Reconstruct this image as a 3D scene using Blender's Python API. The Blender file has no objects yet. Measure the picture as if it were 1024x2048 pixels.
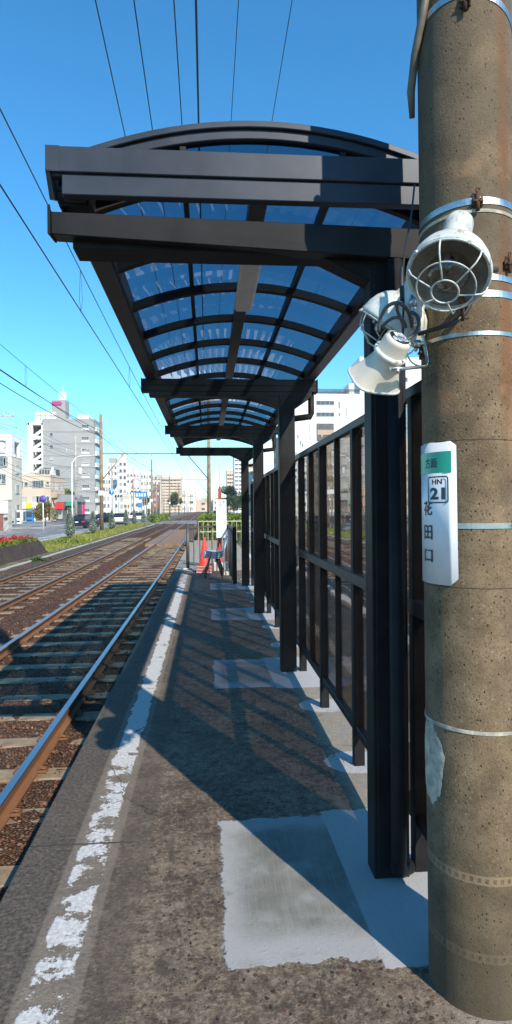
import bpy, bmesh, math, random
from math import sin, cos, pi, radians, atan2, sqrt
from mathutils import Vector, Matrix, noise as mnoise
random.seed(7)
S = bpy.context.scene
# ------------------------------------------------------------------ camera, world, sun, exposure
F = 1250.0
cam_d = bpy.data.cameras.new('camera'); cam = bpy.data.objects.new('camera', cam_d); S.collection.objects.link(cam)
R_CAM = Matrix.Rotation(radians(-4.48), 3, 'Z') @ Matrix.Rotation(radians(90), 3, 'X') @ Matrix.Rotation(radians(-0.45), 3, 'Z')
CAM = Vector((0, 0, 1.55))
cam.matrix_world = Matrix.Translation(CAM) @ R_CAM.to_4x4()
cam_d.sensor_fit = 'VERTICAL'; cam_d.sensor_height = 36; cam_d.lens = F / 2048 * 36
cam_d.shift_y = -8 / 2048
cam_d.clip_start = 0.05; cam_d.clip_end = 3000
S.camera = cam
S.render.resolution_x = 512; S.render.resolution_y = 1024
def at(px, py, d):
    """world point whose depth along the view is d metres"""
    return CAM + R_CAM @ Vector(((px - 512) / F * d, -(py - 1016) / F * d, -d))
SUN = Vector((0.60, -1.20, 1.0)).normalized()
EL = math.asin(SUN.z); AZ = atan2(SUN.x, SUN.y)
W = bpy.data.worlds.new('World'); S.world = W; W.use_nodes = True
wn = W.node_tree.nodes; wl = W.node_tree.links
sky = wn.new('ShaderNodeTexSky'); sky.sky_type = 'NISHITA'; sky.sun_disc = False
sky.sun_elevation = EL; sky.sun_rotation = AZ; sky.air_density = 1.0; sky.dust_density = 0.0; sky.ozone_density = 4.0
hs = wn.new('ShaderNodeHueSaturation'); hs.inputs['Saturation'].default_value = 1.24; hs.inputs['Hue'].default_value = 0.49
wl.new(sky.outputs[0], hs.inputs['Color'])
tm = wn.new('ShaderNodeMix'); tm.data_type = 'RGBA'; tm.blend_type = 'MULTIPLY'; tm.inputs[0].default_value = 1; tm.inputs[7].default_value = (0.80, 1.08, 1.16, 1)
wl.new(hs.outputs[0], tm.inputs[6])
wl.new(tm.outputs[2], wn['Background'].inputs['Color']); wn['Background'].inputs['Strength'].default_value = 0.147
sd = bpy.data.lights.new('sun', 'SUN'); sd.energy = 4.7; sd.angle = radians(0.5); sd.color = (1, 0.90, 0.76)
so = bpy.data.objects.new('sun', sd); S.collection.objects.link(so)
so.rotation_euler = SUN.to_track_quat('Z', 'Y').to_euler()
S.view_settings.view_transform = 'Standard'; S.view_settings.look = 'None'
S.view_settings.exposure = 0.55; S.view_settings.gamma = 1
# ------------------------------------------------------------------ node helpers
class NT:
    def __init__(s, name):
        s.m = bpy.data.materials.new(name); s.m.use_nodes = True
        s.t = s.m.node_tree; s.b = s.t.nodes['Principled BSDF']; s.out = s.t.nodes['Material Output']
        s.pos = None
    def n(s, k): return s.t.nodes.new(k)
    def lk(s, a, b): s.t.links.new(a, b)
    def put(s, v, sock):
        if hasattr(v, 'links'): s.lk(v, sock)
        else: sock.default_value = v
    def P(s, obj=False):
        if s.pos is None:
            c = s.n('ShaderNodeTexCoord'); s.pos = c.outputs['Object']
        return s.pos
    def sep(s, v=None):
        x = s.n('ShaderNodeSeparateXYZ'); s.lk(v or s.P(), x.inputs[0]); return x.outputs
    def comb(s, x, y, z):
        c = s.n('ShaderNodeCombineXYZ'); s.put(x, c.inputs[0]); s.put(y, c.inputs[1]); s.put(z, c.inputs[2]); return c.outputs[0]
    def ma(s, op, a, b=0.0, c=0.0, clamp=False):
        x = s.n('ShaderNodeMath'); x.operation = op; x.use_clamp = clamp
        s.put(a, x.inputs[0]); s.put(b, x.inputs[1]); s.put(c, x.inputs[2]); return x.outputs[0]
    def scale(s, v, sc):
        x = s.n('ShaderNodeMapping'); x.inputs['Scale'].default_value = sc; s.lk(v, x.inputs[0]); return x.outputs[0]
    def noise(s, sc, det=4, rough=0.55, vec=None):
        x = s.n('ShaderNodeTexNoise'); x.inputs['Scale'].default_value = sc; x.inputs['Detail'].default_value = det
        x.inputs['Roughness'].default_value = rough; s.lk(vec or s.P(), x.inputs['Vector']); return x.outputs[0]
    def vor(s, sc, feat='F1', vec=None, rnd=1.0):
        x = s.n('ShaderNodeTexVoronoi'); x.feature = feat; x.inputs['Scale'].default_value = sc
        x.inputs['Randomness'].default_value = rnd
        s.lk(vec or s.P(), x.inputs['Vector']); return x.outputs
    def ss(s, v, a, b):
        x = s.n('ShaderNodeMapRange'); x.interpolation_type = 'SMOOTHSTEP'
        s.put(v, x.inputs[0]); x.inputs[1].default_value = a; x.inputs[2].default_value = b
        return x.outputs[0]
    def mix(s, f, a, b, mode='MIX'):
        x = s.n('ShaderNodeMix'); x.data_type = 'RGBA'; x.blend_type = mode; x.clamp_factor = True
        s.put(f, x.inputs[0])
        for v, k in ((a, 6), (b, 7)):
            if isinstance(v, tuple): x.inputs[k].default_value = (*v[:3], 1)
            else: s.lk(v, x.inputs[k])
        return x.outputs[2]
    def rect(s, x, y, x0, x1, y0, y1, w=0.008):
        a = s.ss(x, x0 - w, x0 + w); b = s.ma('SUBTRACT', 1, s.ss(x, x1 - w, x1 + w))
        c = s.ss(y, y0 - w, y0 + w); d = s.ma('SUBTRACT', 1, s.ss(y, y1 - w, y1 + w))
        return s.ma('MULTIPLY', s.ma('MULTIPLY', a, b), s.ma('MULTIPLY', c, d))
    def rnd(s):
        g = s.n('ShaderNodeNewGeometry'); return g.outputs['Random Per Island']
    def col(s, v):
        if isinstance(v, tuple): s.b.inputs['Base Color'].default_value = (*v[:3], 1)
        else: s.lk(v, s.b.inputs['Base Color'])
    def bump(s, h, strength=0.3, dist=0.01):
        x = s.n('ShaderNodeBump'); x.inputs['Strength'].default_value = strength; x.inputs['Distance'].default_value = dist
        s.lk(h, x.inputs['Height']); s.lk(x.outputs[0], s.b.inputs['Normal'])
    def set(s, rough=None, metal=None, spec=None):
        if rough is not None: s.put(rough, s.b.inputs['Roughness'])
        if metal is not None: s.put(metal, s.b.inputs['Metallic'])
        if spec is not None: s.put(spec, s.b.inputs['Specular IOR Level'])
        return s
M = {}
def mk(name, c, rough=0.6, metal=0.0, var=0.15, sc=6.0, bump=0.0, bsc=40, spec=None, dirt=None, bdist=0.005):
    t = NT(name); c2 = tuple(max(0, v * (1 - 2 * var)) for v in c); c3 = tuple(min(1, v * (1 + var)) for v in c)
    nz = t.noise(sc, 5, 0.6)
    col = t.mix(t.ss(nz, 0.3, 0.7), c2, c3)
    if dirt:
        v = t.scale(t.P(), (dirt[3], dirt[3], dirt[3] * 0.12)); d = t.noise(1.0, 4, 0.7, v)
        col = t.mix(t.ss(d, 0.5, 0.75), col, dirt[:3])
    t.col(col); t.set(t.ma('ADD', rough - 0.06, t.ma('MULTIPLY', nz, 0.12)), metal, spec)
    if bump: t.bump(t.noise(bsc, 4, 0.6), bump, bdist)
    M[name] = t.m; return t.m
# ------------------------------------------------------------------ mesh helpers
class MB:
    def __init__(s): s.v = []; s.f = []; s.mi = []; s.sm = []; s.mats = []
    def mat(s, m):
        if m not in s.mats: s.mats.append(m)
        return s.mats.index(m)
    def add(s, vs, fs, m=0, smooth=False):
        o = len(s.v); s.v += [tuple(v) for v in vs]
        for f in fs: s.f.append([i + o for i in f]); s.mi.append(m); s.sm.append(smooth)
        return s
    def box(s, x0, x1, y0, y1, z0, z1, m=0):
        v = [(x, y, z) for z in (z0, z1) for y in (y0, y1) for x in (x0, x1)]
        return s.add(v, [(0, 2, 3, 1), (4, 5, 7, 6), (0, 1, 5, 4), (2, 6, 7, 3), (0, 4, 6, 2), (1, 3, 7, 5)], m)
    def prism(s, pts, ax, a, b, m=0):
        """polygon (2D) extruded along axis ax from a to b; pts in the remaining two axes (in order)"""
        n = len(pts); v = []
        for k in (a, b):
            for p in pts:
                q = list(p); q.insert(ax, k); v.append(tuple(q))
        fs = [tuple(range(n))[::-1], tuple(range(n, 2 * n))] + [(i, (i + 1) % n, n + (i + 1) % n, n + i) for i in range(n)]
        return s.add(v, fs, m)
    def tube(s, pts, r, seg=8, m=0, cap=True, closed=False, smooth=True):
        pts = [Vector(p) for p in pts]; n = len(pts); rs = r if isinstance(r, (list, tuple)) else [r] * n
        vs = []; prev = None
        for i, p in enumerate(pts):
            if closed: t = pts[(i + 1) % n] - pts[i - 1]
            else: t = pts[min(i + 1, n - 1)] - pts[max(i - 1, 0)]
            t.normalize()
            if prev is None:
                u = t.cross(Vector((0, 0, 1)));
                if u.length < 1e-3: u = t.cross(Vector((1, 0, 0)))
                u.normalize()
            else:
                u = prev - t * prev.dot(t); u.normalize()
            prev = u; w = t.cross(u)
            for k in range(seg):
                a = 2 * pi * k / seg; vs.append(p + (u * cos(a) + w * sin(a)) * rs[i])
        fs = []
        for i in range(n if closed else n - 1):
            for k in range(seg):
                a = i * seg + k; b = i * seg + (k + 1) % seg; c = ((i + 1) % n) * seg
                fs.append((a, b, c + (k + 1) % seg, c + k))
        s.add(vs, fs, m, smooth)
        if cap and not closed:
            o = len(s.v) - len(vs)
            s.f.append([o + k for k in range(seg)][::-1]); s.mi.append(m); s.sm.append(False)
            s.f.append([o + (n - 1) * seg + k for k in range(seg)]); s.mi.append(m); s.sm.append(False)
        return s
    def lathe(s, prof, seg=32, m=0, M4=None, smooth=True, ex=None):
        """profile of (r, z) revolved round local z; ex=(sx,sy) per ring optional; M4 places it"""
        vs = []; n = len(prof)
        for i, (r, z) in enumerate(prof):
            for k in range(seg):
                a = 2 * pi * k / seg; v = Vector((r * cos(a), r * sin(a), z))
                if ex: v = ex(i, a, v)
                vs.append(M4 @ v if M4 else v)
        fs = [(i * seg + k, i * seg + (k + 1) % seg, (i + 1) * seg + (k + 1) % seg, (i + 1) * seg + k) for i in range(n - 1) for k in range(seg)]
        return s.add(vs, fs, m, smooth)
    def build(s, name, mats, parent=None, bevel=0.0, bseg=1):
        me = bpy.data.meshes.new(name); me.from_pydata(s.v, [], s.f)
        for q in (mats if isinstance(mats, (list, tuple)) else [mats]): me.materials.append(q)
        me.polygons.foreach_set('material_index', s.mi); me.polygons.foreach_set('use_smooth', s.sm)
        bm = bmesh.new(); bm.from_mesh(me); bmesh.ops.recalc_face_normals(bm, faces=bm.faces); bm.to_mesh(me); bm.free()
        me.update()
        o = bpy.data.objects.new(name, me); S.collection.objects.link(o)
        if parent: o.parent = parent
        if bevel:
            b = o.modifiers.new('bevel', 'BEVEL'); b.width = bevel; b.segments = bseg; b.limit_method = 'ANGLE'
        return o
def tag(o, label=None, cat=None, group=None, kind=None):
    if label: o['label'] = label
    if cat: o['category'] = cat
    if group: o['group'] = group
    if kind: o['kind'] = kind
    return o
def thing(name, label, cat, loc=(0, 0, 0), rz=0, group=None):
    o = bpy.data.objects.new(name, None); o.empty_display_size = 0.2; S.collection.objects.link(o)
    o.location = loc; o.rotation_euler = (0, 0, rz); return tag(o, label, cat, group)
def struct(o): o['kind'] = 'structure'; return o
def copy_tree(o, parent=None):
    c = o.copy(); S.collection.objects.link(c); c.parent = parent
    for ch in KIDS(o): copy_tree(ch, c)
    return c
def KIDS(o): return [x for x in list(S.collection.objects) if x.parent == o]
def frame(o, d, up=(0, 0, 1)):
    """matrix with local +z along d, at o"""
    z = Vector(d).normalized(); x = Vector(up).cross(z)
    if x.length < 1e-4: x = Vector((1, 0, 0))
    x.normalize(); y = z.cross(x)
    m = Matrix((x, y, z)).transposed().to_4x4(); return Matrix.Translation(Vector(o)) @ m
def text_polys(body, size, bold=0.0, res=3):
    """filled glyph mesh (verts 2D, faces) centred on its bounding box"""
    c = bpy.data.curves.new('lettering', 'FONT'); c.body = body; c.size = size; c.resolution_u = res
    c.offset = bold
    o = bpy.data.objects.new('lettering', c); S.collection.objects.link(o)
    dg = bpy.context.evaluated_depsgraph_get(); dg.update()
    me = bpy.data.meshes.new_from_object(o.evaluated_get(dg))
    bm = bmesh.new(); bm.from_mesh(me)
    vs = [v.co.copy() for v in bm.verts]; fs = [[v.index for v in f.verts] for f in bm.faces]
    bm.free(); bpy.data.objects.remove(o); bpy.data.curves.remove(c); bpy.data.meshes.remove(me)
    if not vs: return [], []
    x0 = min(v.x for v in vs); x1 = max(v.x for v in vs); y0 = min(v.y for v in vs); y1 = max(v.y for v in vs)
    return [((v.x - (x0 + x1) / 2), (v.y - (y0 + y1) / 2)) for v in vs], fs
def fit_text(body, w, h, bold=0.0):
    vs, fs = text_polys(body, 1.0, bold)
    if not vs: return [], []
    W_ = max(v[0] for v in vs) * 2 or 1; H_ = max(v[1] for v in vs) * 2 or 1
    return [(v[0] * w / W_, v[1] * h / H_) for v in vs], fs
def leaves(mb, pts, size, m=0, asp=1.6):
    for p in pts:
        p = Vector(p); a = Vector((random.gauss(0, 1), random.gauss(0, 1), random.gauss(0, 1))).normalized()
        b = a.cross(Vector((random.gauss(0, 1), random.gauss(0, 1), random.gauss(0, 1)))).normalized()
        s = size * random.uniform(0.6, 1.3)
        mb.add([p - a * s * asp * .5, p + b * s * .35, p + a * s * asp * .5, p - b * s * .35], [(0, 1, 2, 3)], m)
# ------------------------------------------------------------------ materials
mk('bronze', (0.0155, 0.0150, 0.0160), 0.52, 0.0, 0.2, 5, 0.03, 200, spec=0.16)
mk('bronze_warm', (0.042, 0.035, 0.031), 0.45, 0.0, 0.12, 3)
mk('bronze_fascia', (0.036, 0.044, 0.058), 0.42, 0.2, 0.16, 2.5, 0.02, 160, spec=0.22)
mk('steel', (0.56, 0.54, 0.50), 0.34, 1.0, 0.15, 14)
mk('sheath', (0.15, 0.13, 0.10), 0.6, 0, 0.2, 9)
mk('rusty', (0.10, 0.045, 0.022), 0.8, 0.2, 0.3, 30, 0.3)
mk('enamel', (0.58, 0.62, 0.58), 0.36, 0, 0.10, 14, 0.05, 60, dirt=(0.22, 0.17, 0.11, 45))
mk('enamel_inside', (0.27, 0.26, 0.235), 0.4, 0, 0.15, 20)
mk('cream', (0.60, 0.55, 0.46), 0.38, 0, 0.05, 12)
mk('rubber', (0.02, 0.02, 0.022), 0.5, 0, 0.1)
mk('grey_cable', (0.07, 0.075, 0.08), 0.45, 0, 0.1)
mk('wire', (0.02, 0.022, 0.025), 0.6, 0.2, 0.1)
mk('sign_white', (0.72, 0.76, 0.80), 0.3, 0, 0.03, 8)
mk('sign_green', (0.02, 0.42, 0.28), 0.35, 0, 0.05)
mk('ink', (0.03, 0.07, 0.07), 0.5, 0, 0.05)
mk('ink_black', (0.02, 0.02, 0.02), 0.5, 0, 0.05)
mk('lamp_cover', (0.62, 0.60, 0.57), 0.35, 0, 0.05)
mk('wood_pole', (0.30, 0.215, 0.13), 0.85, 0, 0.2, 3, 0.2, 30, dirt=(0.16, 0.10, 0.06, 3))
mk('steel_pole', (0.42, 0.38, 0.32), 0.7, 0, 0.12, 2)
mk('rail_grey', (0.10, 0.085, 0.075), 0.5, 0.3, 0.1)
mk('fence_cream', (0.42, 0.38, 0.27), 0.5, 0, 0.1)
mk('cone_red', (0.72, 0.045, 0.015), 0.5, 0, 0.12, 9, dirt=(0.45, 0.05, 0.02, 18))
mk('cone_stripe', (0.75, 0.62, 0.58), 0.45, 0, 0.1)
mk('chair_grey', (0.52, 0.56, 0.58), 0.42, 0, 0.06)
mk('chair_rim', (0.50, 0.62, 0.74), 0.4, 0, 0.06)
mk('chrome_leg', (0.09, 0.085, 0.08), 0.35, 0.8, 0.1)
mk('kerb_block', (0.50, 0.46, 0.40), 0.85, 0, 0.12, 20, 0.3)
mk('brown_post', (0.30, 0.075, 0.035), 0.55, 0.1, 0.12)
mk('board_white', (0.78, 0.79, 0.78), 0.4, 0, 0.02)
mk('planter_brown', (0.060, 0.036, 0.026), 0.85, 0, 0.25, 4, 0.3, 30, dirt=(0.03, 0.02, 0.018, 3))
mk('flower_red', (0.45, 0.015, 0.02), 0.6, 0, 0.2, 20)
mk('asphalt', (0.20, 0.20, 0.195), 0.9, 0, 0.18, 0.6, 0.2, 60)
mk('pavement', (0.33, 0.32, 0.30), 0.9, 0, 0.12, 0.7, 0.1, 30)
mk('paint_white', (0.62, 0.62, 0.60), 0.7, 0, 0.12, 9)
mk('ground', (0.13, 0.115, 0.095), 0.95, 0, 0.2, 0.5, 0.3, 20)
mk('deck_brown', (0.24, 0.145, 0.085), 0.9, 0, 0.15, 2, 0.15, 40, dirt=(0.16, 0.085, 0.05, 2))
mk('wall_grey', (0.33, 0.335, 0.325), 0.85, 0, 0.04, 0.15)
mk('wall_grey_dark', (0.26, 0.265, 0.26), 0.85, 0, 0.04, 0.15)
mk('wall_white', (0.80, 0.80, 0.78), 0.8, 0, 0.04, 0.2, dirt=(0.55, 0.54, 0.52, 0.7))
mk('wall_peach', (0.62, 0.50, 0.38), 0.85, 0, 0.06, 0.3, dirt=(0.48, 0.38, 0.28, 0.7))
mk('wall_cream', (0.62, 0.57, 0.47), 0.85, 0, 0.06, 0.3, dirt=(0.5, 0.45, 0.38, 0.7))
mk('wall_tan', (0.45, 0.32, 0.22), 0.85, 0, 0.06, 0.3)
mk('wall_brick', (0.26, 0.10, 0.08), 0.85, 0, 0.1, 0.5)
mk('roof_dark', (0.10, 0.10, 0.105), 0.7, 0, 0.15, 1)
mk('window_frame', (0.52, 0.52, 0.50), 0.5, 0.2, 0.05)
mk('window_dark', (0.05, 0.06, 0.075), 0.15, 0, 0.3, 1.5, spec=0.8)
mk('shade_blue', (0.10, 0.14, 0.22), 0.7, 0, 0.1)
mk('red', (0.55, 0.03, 0.02), 0.5, 0, 0.1)
mk('pink', (0.60, 0.02, 0.14), 0.5, 0, 0.05)
mk('sign_purple', (0.12, 0.06, 0.30), 0.5, 0, 0.05)
mk('sign_blue', (0.02, 0.22, 0.55), 0.45, 0, 0.05)
mk('sign_yellow', (0.75, 0.60, 0.05), 0.5, 0, 0.05)
mk('awning_green', (0.03, 0.25, 0.13), 0.6, 0, 0.1)
mk('trunk', (0.09, 0.06, 0.04), 0.9, 0, 0.2, 20)
mk('car_dark', (0.012, 0.012, 0.03), 0.2, 0.3, 0.05)
mk('car_white', (0.75, 0.75, 0.75), 0.25, 0, 0.02)
mk('car_black', (0.012, 0.012, 0.012), 0.2, 0.3, 0.05)
mk('car_glass', (0.02, 0.025, 0.03), 0.08, 0, 0.05, spec=0.9)
mk('tyre', (0.02, 0.02, 0.02), 0.8)
mk('tail_red', (0.5, 0.02, 0.02), 0.3)
mk('insulator', (0.35, 0.33, 0.30), 0.4)
mk('transformer', (0.60, 0.61, 0.60), 0.5)
mk('tree_orange', (0.20, 0.09, 0.02), 0.7)
def leafmat(name, c1, c2):
    t = NT(name); r = t.rnd(); n = t.noise(1.2, 3)
    t.col(t.mix(t.ma('MULTIPLY', r, t.ss(n, 0.25, 0.75)), c1, c2)); t.set(0.65, spec=0.3)
    M[name] = t.m
leafmat('conifer', (0.13, 0.17, 0.12), (0.38, 0.44, 0.35))
leafmat('hedge', (0.06, 0.10, 0.012), (0.26, 0.34, 0.03))
leafmat('tree_green', (0.02, 0.05, 0.015), (0.08, 0.15, 0.03))
leafmat('grass_green', (0.13, 0.15, 0.03), (0.42, 0.41, 0.09))
leafmat('autumn', (0.10, 0.12, 0.03), (0.36, 0.20, 0.05))
t = NT('window_dark'); oi = t.n('ShaderNodeObjectInfo'); nz = t.noise(1.3, 3)
t.col(t.mix(t.ma('GREATER_THAN', t.ma('ADD', oi.outputs['Random'], t.ma('MULTIPLY', nz, 0.3)), 0.78), t.mix(nz, (0.025, 0.032, 0.04), (0.10, 0.12, 0.14)), (0.42, 0.41, 0.37))); t.set(0.12, spec=0.8); M['window_dark'] = t.m
# bronze tinted glass
def glassmat(name, tint, ior, rough, wav, wsc, refl=(1, 1, 1)):
    t = NT(name); t.t.nodes.remove(t.b)
    tr = t.n('ShaderNodeBsdfTransparent'); tr.inputs[0].default_value = (*tint, 1)
    gl = t.n('ShaderNodeBsdfGlossy'); gl.inputs['Roughness'].default_value = rough; gl.inputs['Color'].default_value = (*refl, 1)
    fr = t.n('ShaderNodeFresnel'); gm = t.n('ShaderNodeNewGeometry')
    t.lk(t.ma('ADD', ior, t.ma('MULTIPLY', gm.outputs['Backfacing'], 1 / ior - ior)), fr.inputs[0])
    bp = t.n('ShaderNodeBump'); bp.inputs['Strength'].default_value = wav; bp.inputs['Distance'].default_value = 0.01
    t.lk(t.noise(wsc, 2, 0.4), bp.inputs['Height']); t.lk(bp.outputs[0], gl.inputs['Normal'])
    mx = t.n('ShaderNodeMixShader'); t.lk(fr.outputs[0], mx.inputs[0]); t.lk(tr.outputs[0], mx.inputs[1]); t.lk(gl.outputs[0], mx.inputs[2])
    t.lk(mx.outputs[0], t.out.inputs['Surface']); M[name] = t.m
glassmat('screen_glass', (0.50, 0.45, 0.41), 1.95, 0.0, 0.12, 3.0)
glassmat('roof_sheet', (0.155, 0.245, 0.31), 1.72, 0.01, 0.18, 2.2)
glassmat('bulb_glass', (0.75, 0.72, 0.66), 1.6, 0.03, 0.6, 40)
# ---- old concrete platform: aggregate, worn white line, mortar patches
t = NT('platform'); x, y, z = t.sep()
n1 = t.noise(11, 5, 0.65); n0 = t.noise(1.7, 4, 0.6); n2 = t.noise(55, 4, 0.7); n3 = t.noise(240, 2, 0.6)
jx = t.ma('ADD', x, t.ma('ADD', t.ma('MULTIPLY', t.ma('SUBTRACT', n1, 0.5), 0.09), t.ma('MULTIPLY', t.ma('SUBTRACT', n2, 0.5), 0.045))); jy = t.ma('ADD', y, t.ma('MULTIPLY', t.ma('SUBTRACT', n1, 0.5), -0.13))
base = t.mix(t.ss(n0, 0.35, 0.68), (0.080, 0.056, 0.038), (0.175, 0.130, 0.090))
base = t.mix(t.ss(n2, 0.4, 0.75), base, (0.27, 0.215, 0.155))
# pebbles
wv = t.n('ShaderNodeVectorMath'); wv.operation = 'ADD'; wn_ = t.n('ShaderNodeTexNoise'); wn_.inputs['Scale'].default_value = 60; t.lk(t.P(), wn_.inputs['Vector'])
ws = t.n('ShaderNodeVectorMath'); ws.operation = 'SCALE'; t.lk(wn_.outputs['Color'], ws.inputs[0]); ws.inputs['Scale'].default_value = 0.016; t.lk(t.P(), wv.inputs[0]); t.lk(ws.outputs[0], wv.inputs[1])
vp = t.vor(40, 'F1', t.scale(wv.outputs[0], (1, .80, 1))); vq = t.vor(95, 'F1', wv.outputs[0]); seq = t.n('ShaderNodeSeparateColor'); t.lk(vq['Color'], seq.inputs[0])
sel = t.n('ShaderNodeSeparateColor'); t.lk(vp['Color'], sel.inputs[0])
prad = t.ma('ADD', 0.14, t.ma('MULTIPLY', sel.outputs[2], 0.36))
peb = t.ss(t.ma('SUBTRACT', prad, vp['Distance']), 0.0, 0.07)
expo = t.ma('MULTIPLY', t.ss(x, -0.42, -0.05), t.ss(t.ma('ADD', n0, t.ma('MULTIPLY', t.ss(y, 2.8, 1.6), 0.25)), 0.30, 0.52))
pk = t.ma('MULTIPLY', t.ma('MULTIPLY', peb, t.ma('LESS_THAN', sel.outputs[0], 0.72)), t.ma('ADD', 0.22, t.ma('MULTIPLY', expo, 0.78)))
pc = t.mix(sel.outputs[1], (0.020, 0.014, 0.013), (0.150, 0.088, 0.058))
blot = t.ma('MULTIPLY', t.noise(5.5, 6, 0.75), t.noise(21, 4, 0.7))
base = t.mix(t.ma('MULTIPLY', t.ss(blot, 0.27, 0.17), 0.75), base, (0.045, 0.034, 0.026))
base = t.mix(t.ma('MULTIPLY', t.ss(blot, 0.29, 0.38), 0.5), base, (0.30, 0.25, 0.19))
sq = t.ma('MULTIPLY', t.ss(t.ma('SUBTRACT', t.ma('ADD', 0.1, t.ma('MULTIPLY', seq.outputs[2], 0.36)), vq['Distance']), 0.0, 0.1), t.ma('LESS_THAN', seq.outputs[0], 0.5))
base = t.mix(t.ma('MULTIPLY', sq, 0.7), base, t.mix(seq.outputs[1], (0.03, 0.022, 0.018), (0.19, 0.14, 0.10)))
base = t.mix(pk, base, pc)
# edge coping, smoother and darker
cop = t.ma('SUBTRACT', 1, t.ss(x, -0.625, -0.60))
base = t.mix(t.ma('MULTIPLY', cop, 0.8), base, t.mix(t.ss(n2, 0.3, 0.7), (0.036, 0.031, 0.027), (0.125, 0.105, 0.088)))
stain = t.rect(x, y, -0.42, -0.27, -9, 15, 0.03)
base = t.mix(t.ma('MULTIPLY', stain, 0.5), base, (0.085, 0.07, 0.055))
# faint bed of old paint and the worn white line
bed = t.rect(x, y, -0.625, -0.415, -9, 15.2, 0.006)
base = t.mix(t.ma('MULTIPLY', bed, 0.55), base, (0.21, 0.18, 0.145))
lv = t.scale(t.P(), (3.4, 4.4, 1)); ln = t.noise(1.6, 6, 0.62, lv)
lx = t.ma('ADD', x, t.ma('MULTIPLY', t.ma('SUBTRACT', ln, 0.5), 0.10))
wear = t.ma('ADD', t.ma('MULTIPLY', t.ss(y, 3.7, 4.1), -0.13), t.ma('MULTIPLY', t.ss(y, 11, 14), 0.16))
line = t.ma('MULTIPLY', t.rect(lx, y, -0.585, -0.455, -9, 15.0, 0.004), t.ss(t.ma('ADD', t.ma('SUBTRACT', ln, wear), t.ma('ADD', t.ma('MULTIPLY', t.ma('SUBTRACT', n2, .5), 0.26), t.ma('MULTIPLY', t.ma('SUBTRACT', n3, .5), 0.16))), 0.475, 0.495))
base = t.mix(line, base, t.mix(t.ss(n2, 0.35, 0.7), (0.38, 0.375, 0.365), (0.58, 0.58, 0.57)))
# mortar patches round every canopy post
rel = t.ma('SUBTRACT', t.ma('MODULO', t.ma('ADD', jy, -2.56 + 1.64 + 32.8), 3.28), 1.64)
on = t.ma('SUBTRACT', 1, t.ss(y, 13.6, 13.7))
patch = t.ma('MULTIPLY', on, t.rect(jx, rel, 0.05, 0.60, -0.45, 0.55, 0.006))
inner = t.rect(jx, rel, 0.12, 0.62, -0.30, 0.44, 0.07); inner = t.ma('MULTIPLY', inner, t.ss(t.noise(4, 3), 0.2, 0.5))
bru0 = t.noise(1.0, 3, 0.6, t.scale(t.P(), (170, 4, 1)))
pcol = t.mix(inner, (0.30, 0.30, 0.30), t.mix(t.ss(t.noise(5, 4, .6), 0.3, 0.7), (0.135, 0.133, 0.115), (0.20, 0.198, 0.178)))
strip = t.ma('MULTIPLY', on, t.rect(x, rel, 0.58, 1.1, -0.50, 0.66, 0.006))
jx2 = t.ma('ADD', x, t.ma('MULTIPLY', rel, 0.02))
strip = t.ma('MULTIPLY', on, t.rect(jx2, t.ma('ADD', rel, t.ma('MULTIPLY', t.ma('SUBTRACT', n1, .5), .05)), 0.575, 1.1, -0.50, 0.60, 0.004))
bru = t.noise(1.0, 2, 0.5, t.scale(t.P(), (260, 7, 1)))
scol = t.mix(bru, (0.30, 0.30, 0.295), (0.39, 0.39, 0.39))
rf = t.ma('SUBTRACT', t.ma('MODULO', t.ma('ADD', y, -3.75 + 0.55 + 32.8), 1.0933), 0.55)
dd = t.ma('ADD', t.ma('POWER', t.ma('DIVIDE', t.ma('SUBTRACT', jx, 0.9), 0.2), 2), t.ma('POWER', t.ma('DIVIDE', rf, 0.17), 2))
foot = t.ma('MULTIPLY', on, t.ma('SUBTRACT', 1, t.ss(dd, 0.9, 1.0)))
base = t.mix(t.ma('MULTIPLY', t.ss(x, 0.70, 0.82), t.ma('MULTIPLY', on, 0.6)), base, (0.34, 0.30, 0.24))  # sunlit strip along the screen foot, painted paler into the concrete
base = t.mix(foot, base, (0.38, 0.38, 0.375)); base = t.mix(patch, base, t.mix(t.ma('MULTIPLY', t.ss(bru0, 0.45, 0.7), 0.22), pcol, (0.33, 0.33, 0.33))); base = t.mix(strip, base, scol)
base = t.mix(t.ma('MULTIPLY', t.ss(t.noise(3.1, 5, 0.75), 0.60, 0.72), 0.35), base, (0.05, 0.045, 0.04))
# pale leached stains across the old surface
base = t.mix(t.ma('MULTIPLY', t.ss(t.noise(2.3, 6, 0.8, t.scale(t.P(), (0.7, 1.6, 1))), 0.57, 0.66), t.ma('MULTIPLY', t.ss(x, -0.35, 0.0), 0.4)), base, (0.23, 0.22, 0.20))
cw = t.n('ShaderNodeVectorMath'); cw.operation = 'SCALE'; cw.inputs['Scale'].default_value = 0.35; cn = t.n('ShaderNodeTexNoise'); cn.inputs['Scale'].default_value = 3.5; cn.inputs['Detail'].default_value = 5; t.lk(t.P(), cn.inputs['Vector']); t.lk(cn.outputs['Color'], cw.inputs[0])
ca = t.n('ShaderNodeVectorMath'); ca.operation = 'ADD'; t.lk(t.P(), ca.inputs[0]); t.lk(cw.outputs[0], ca.inputs[1])
cv = t.vor(0.9, 'DISTANCE_TO_EDGE', ca.outputs[0]); crk = t.ma('MULTIPLY', t.ma('SUBTRACT', 1, t.ss(cv[0], 0.0015, 0.005)), t.ss(t.noise(1.1, 2), 0.46, 0.56))
base = t.mix(t.ma('MULTIPLY', crk, 0.75), base, (0.025, 0.02, 0.016))
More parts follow.
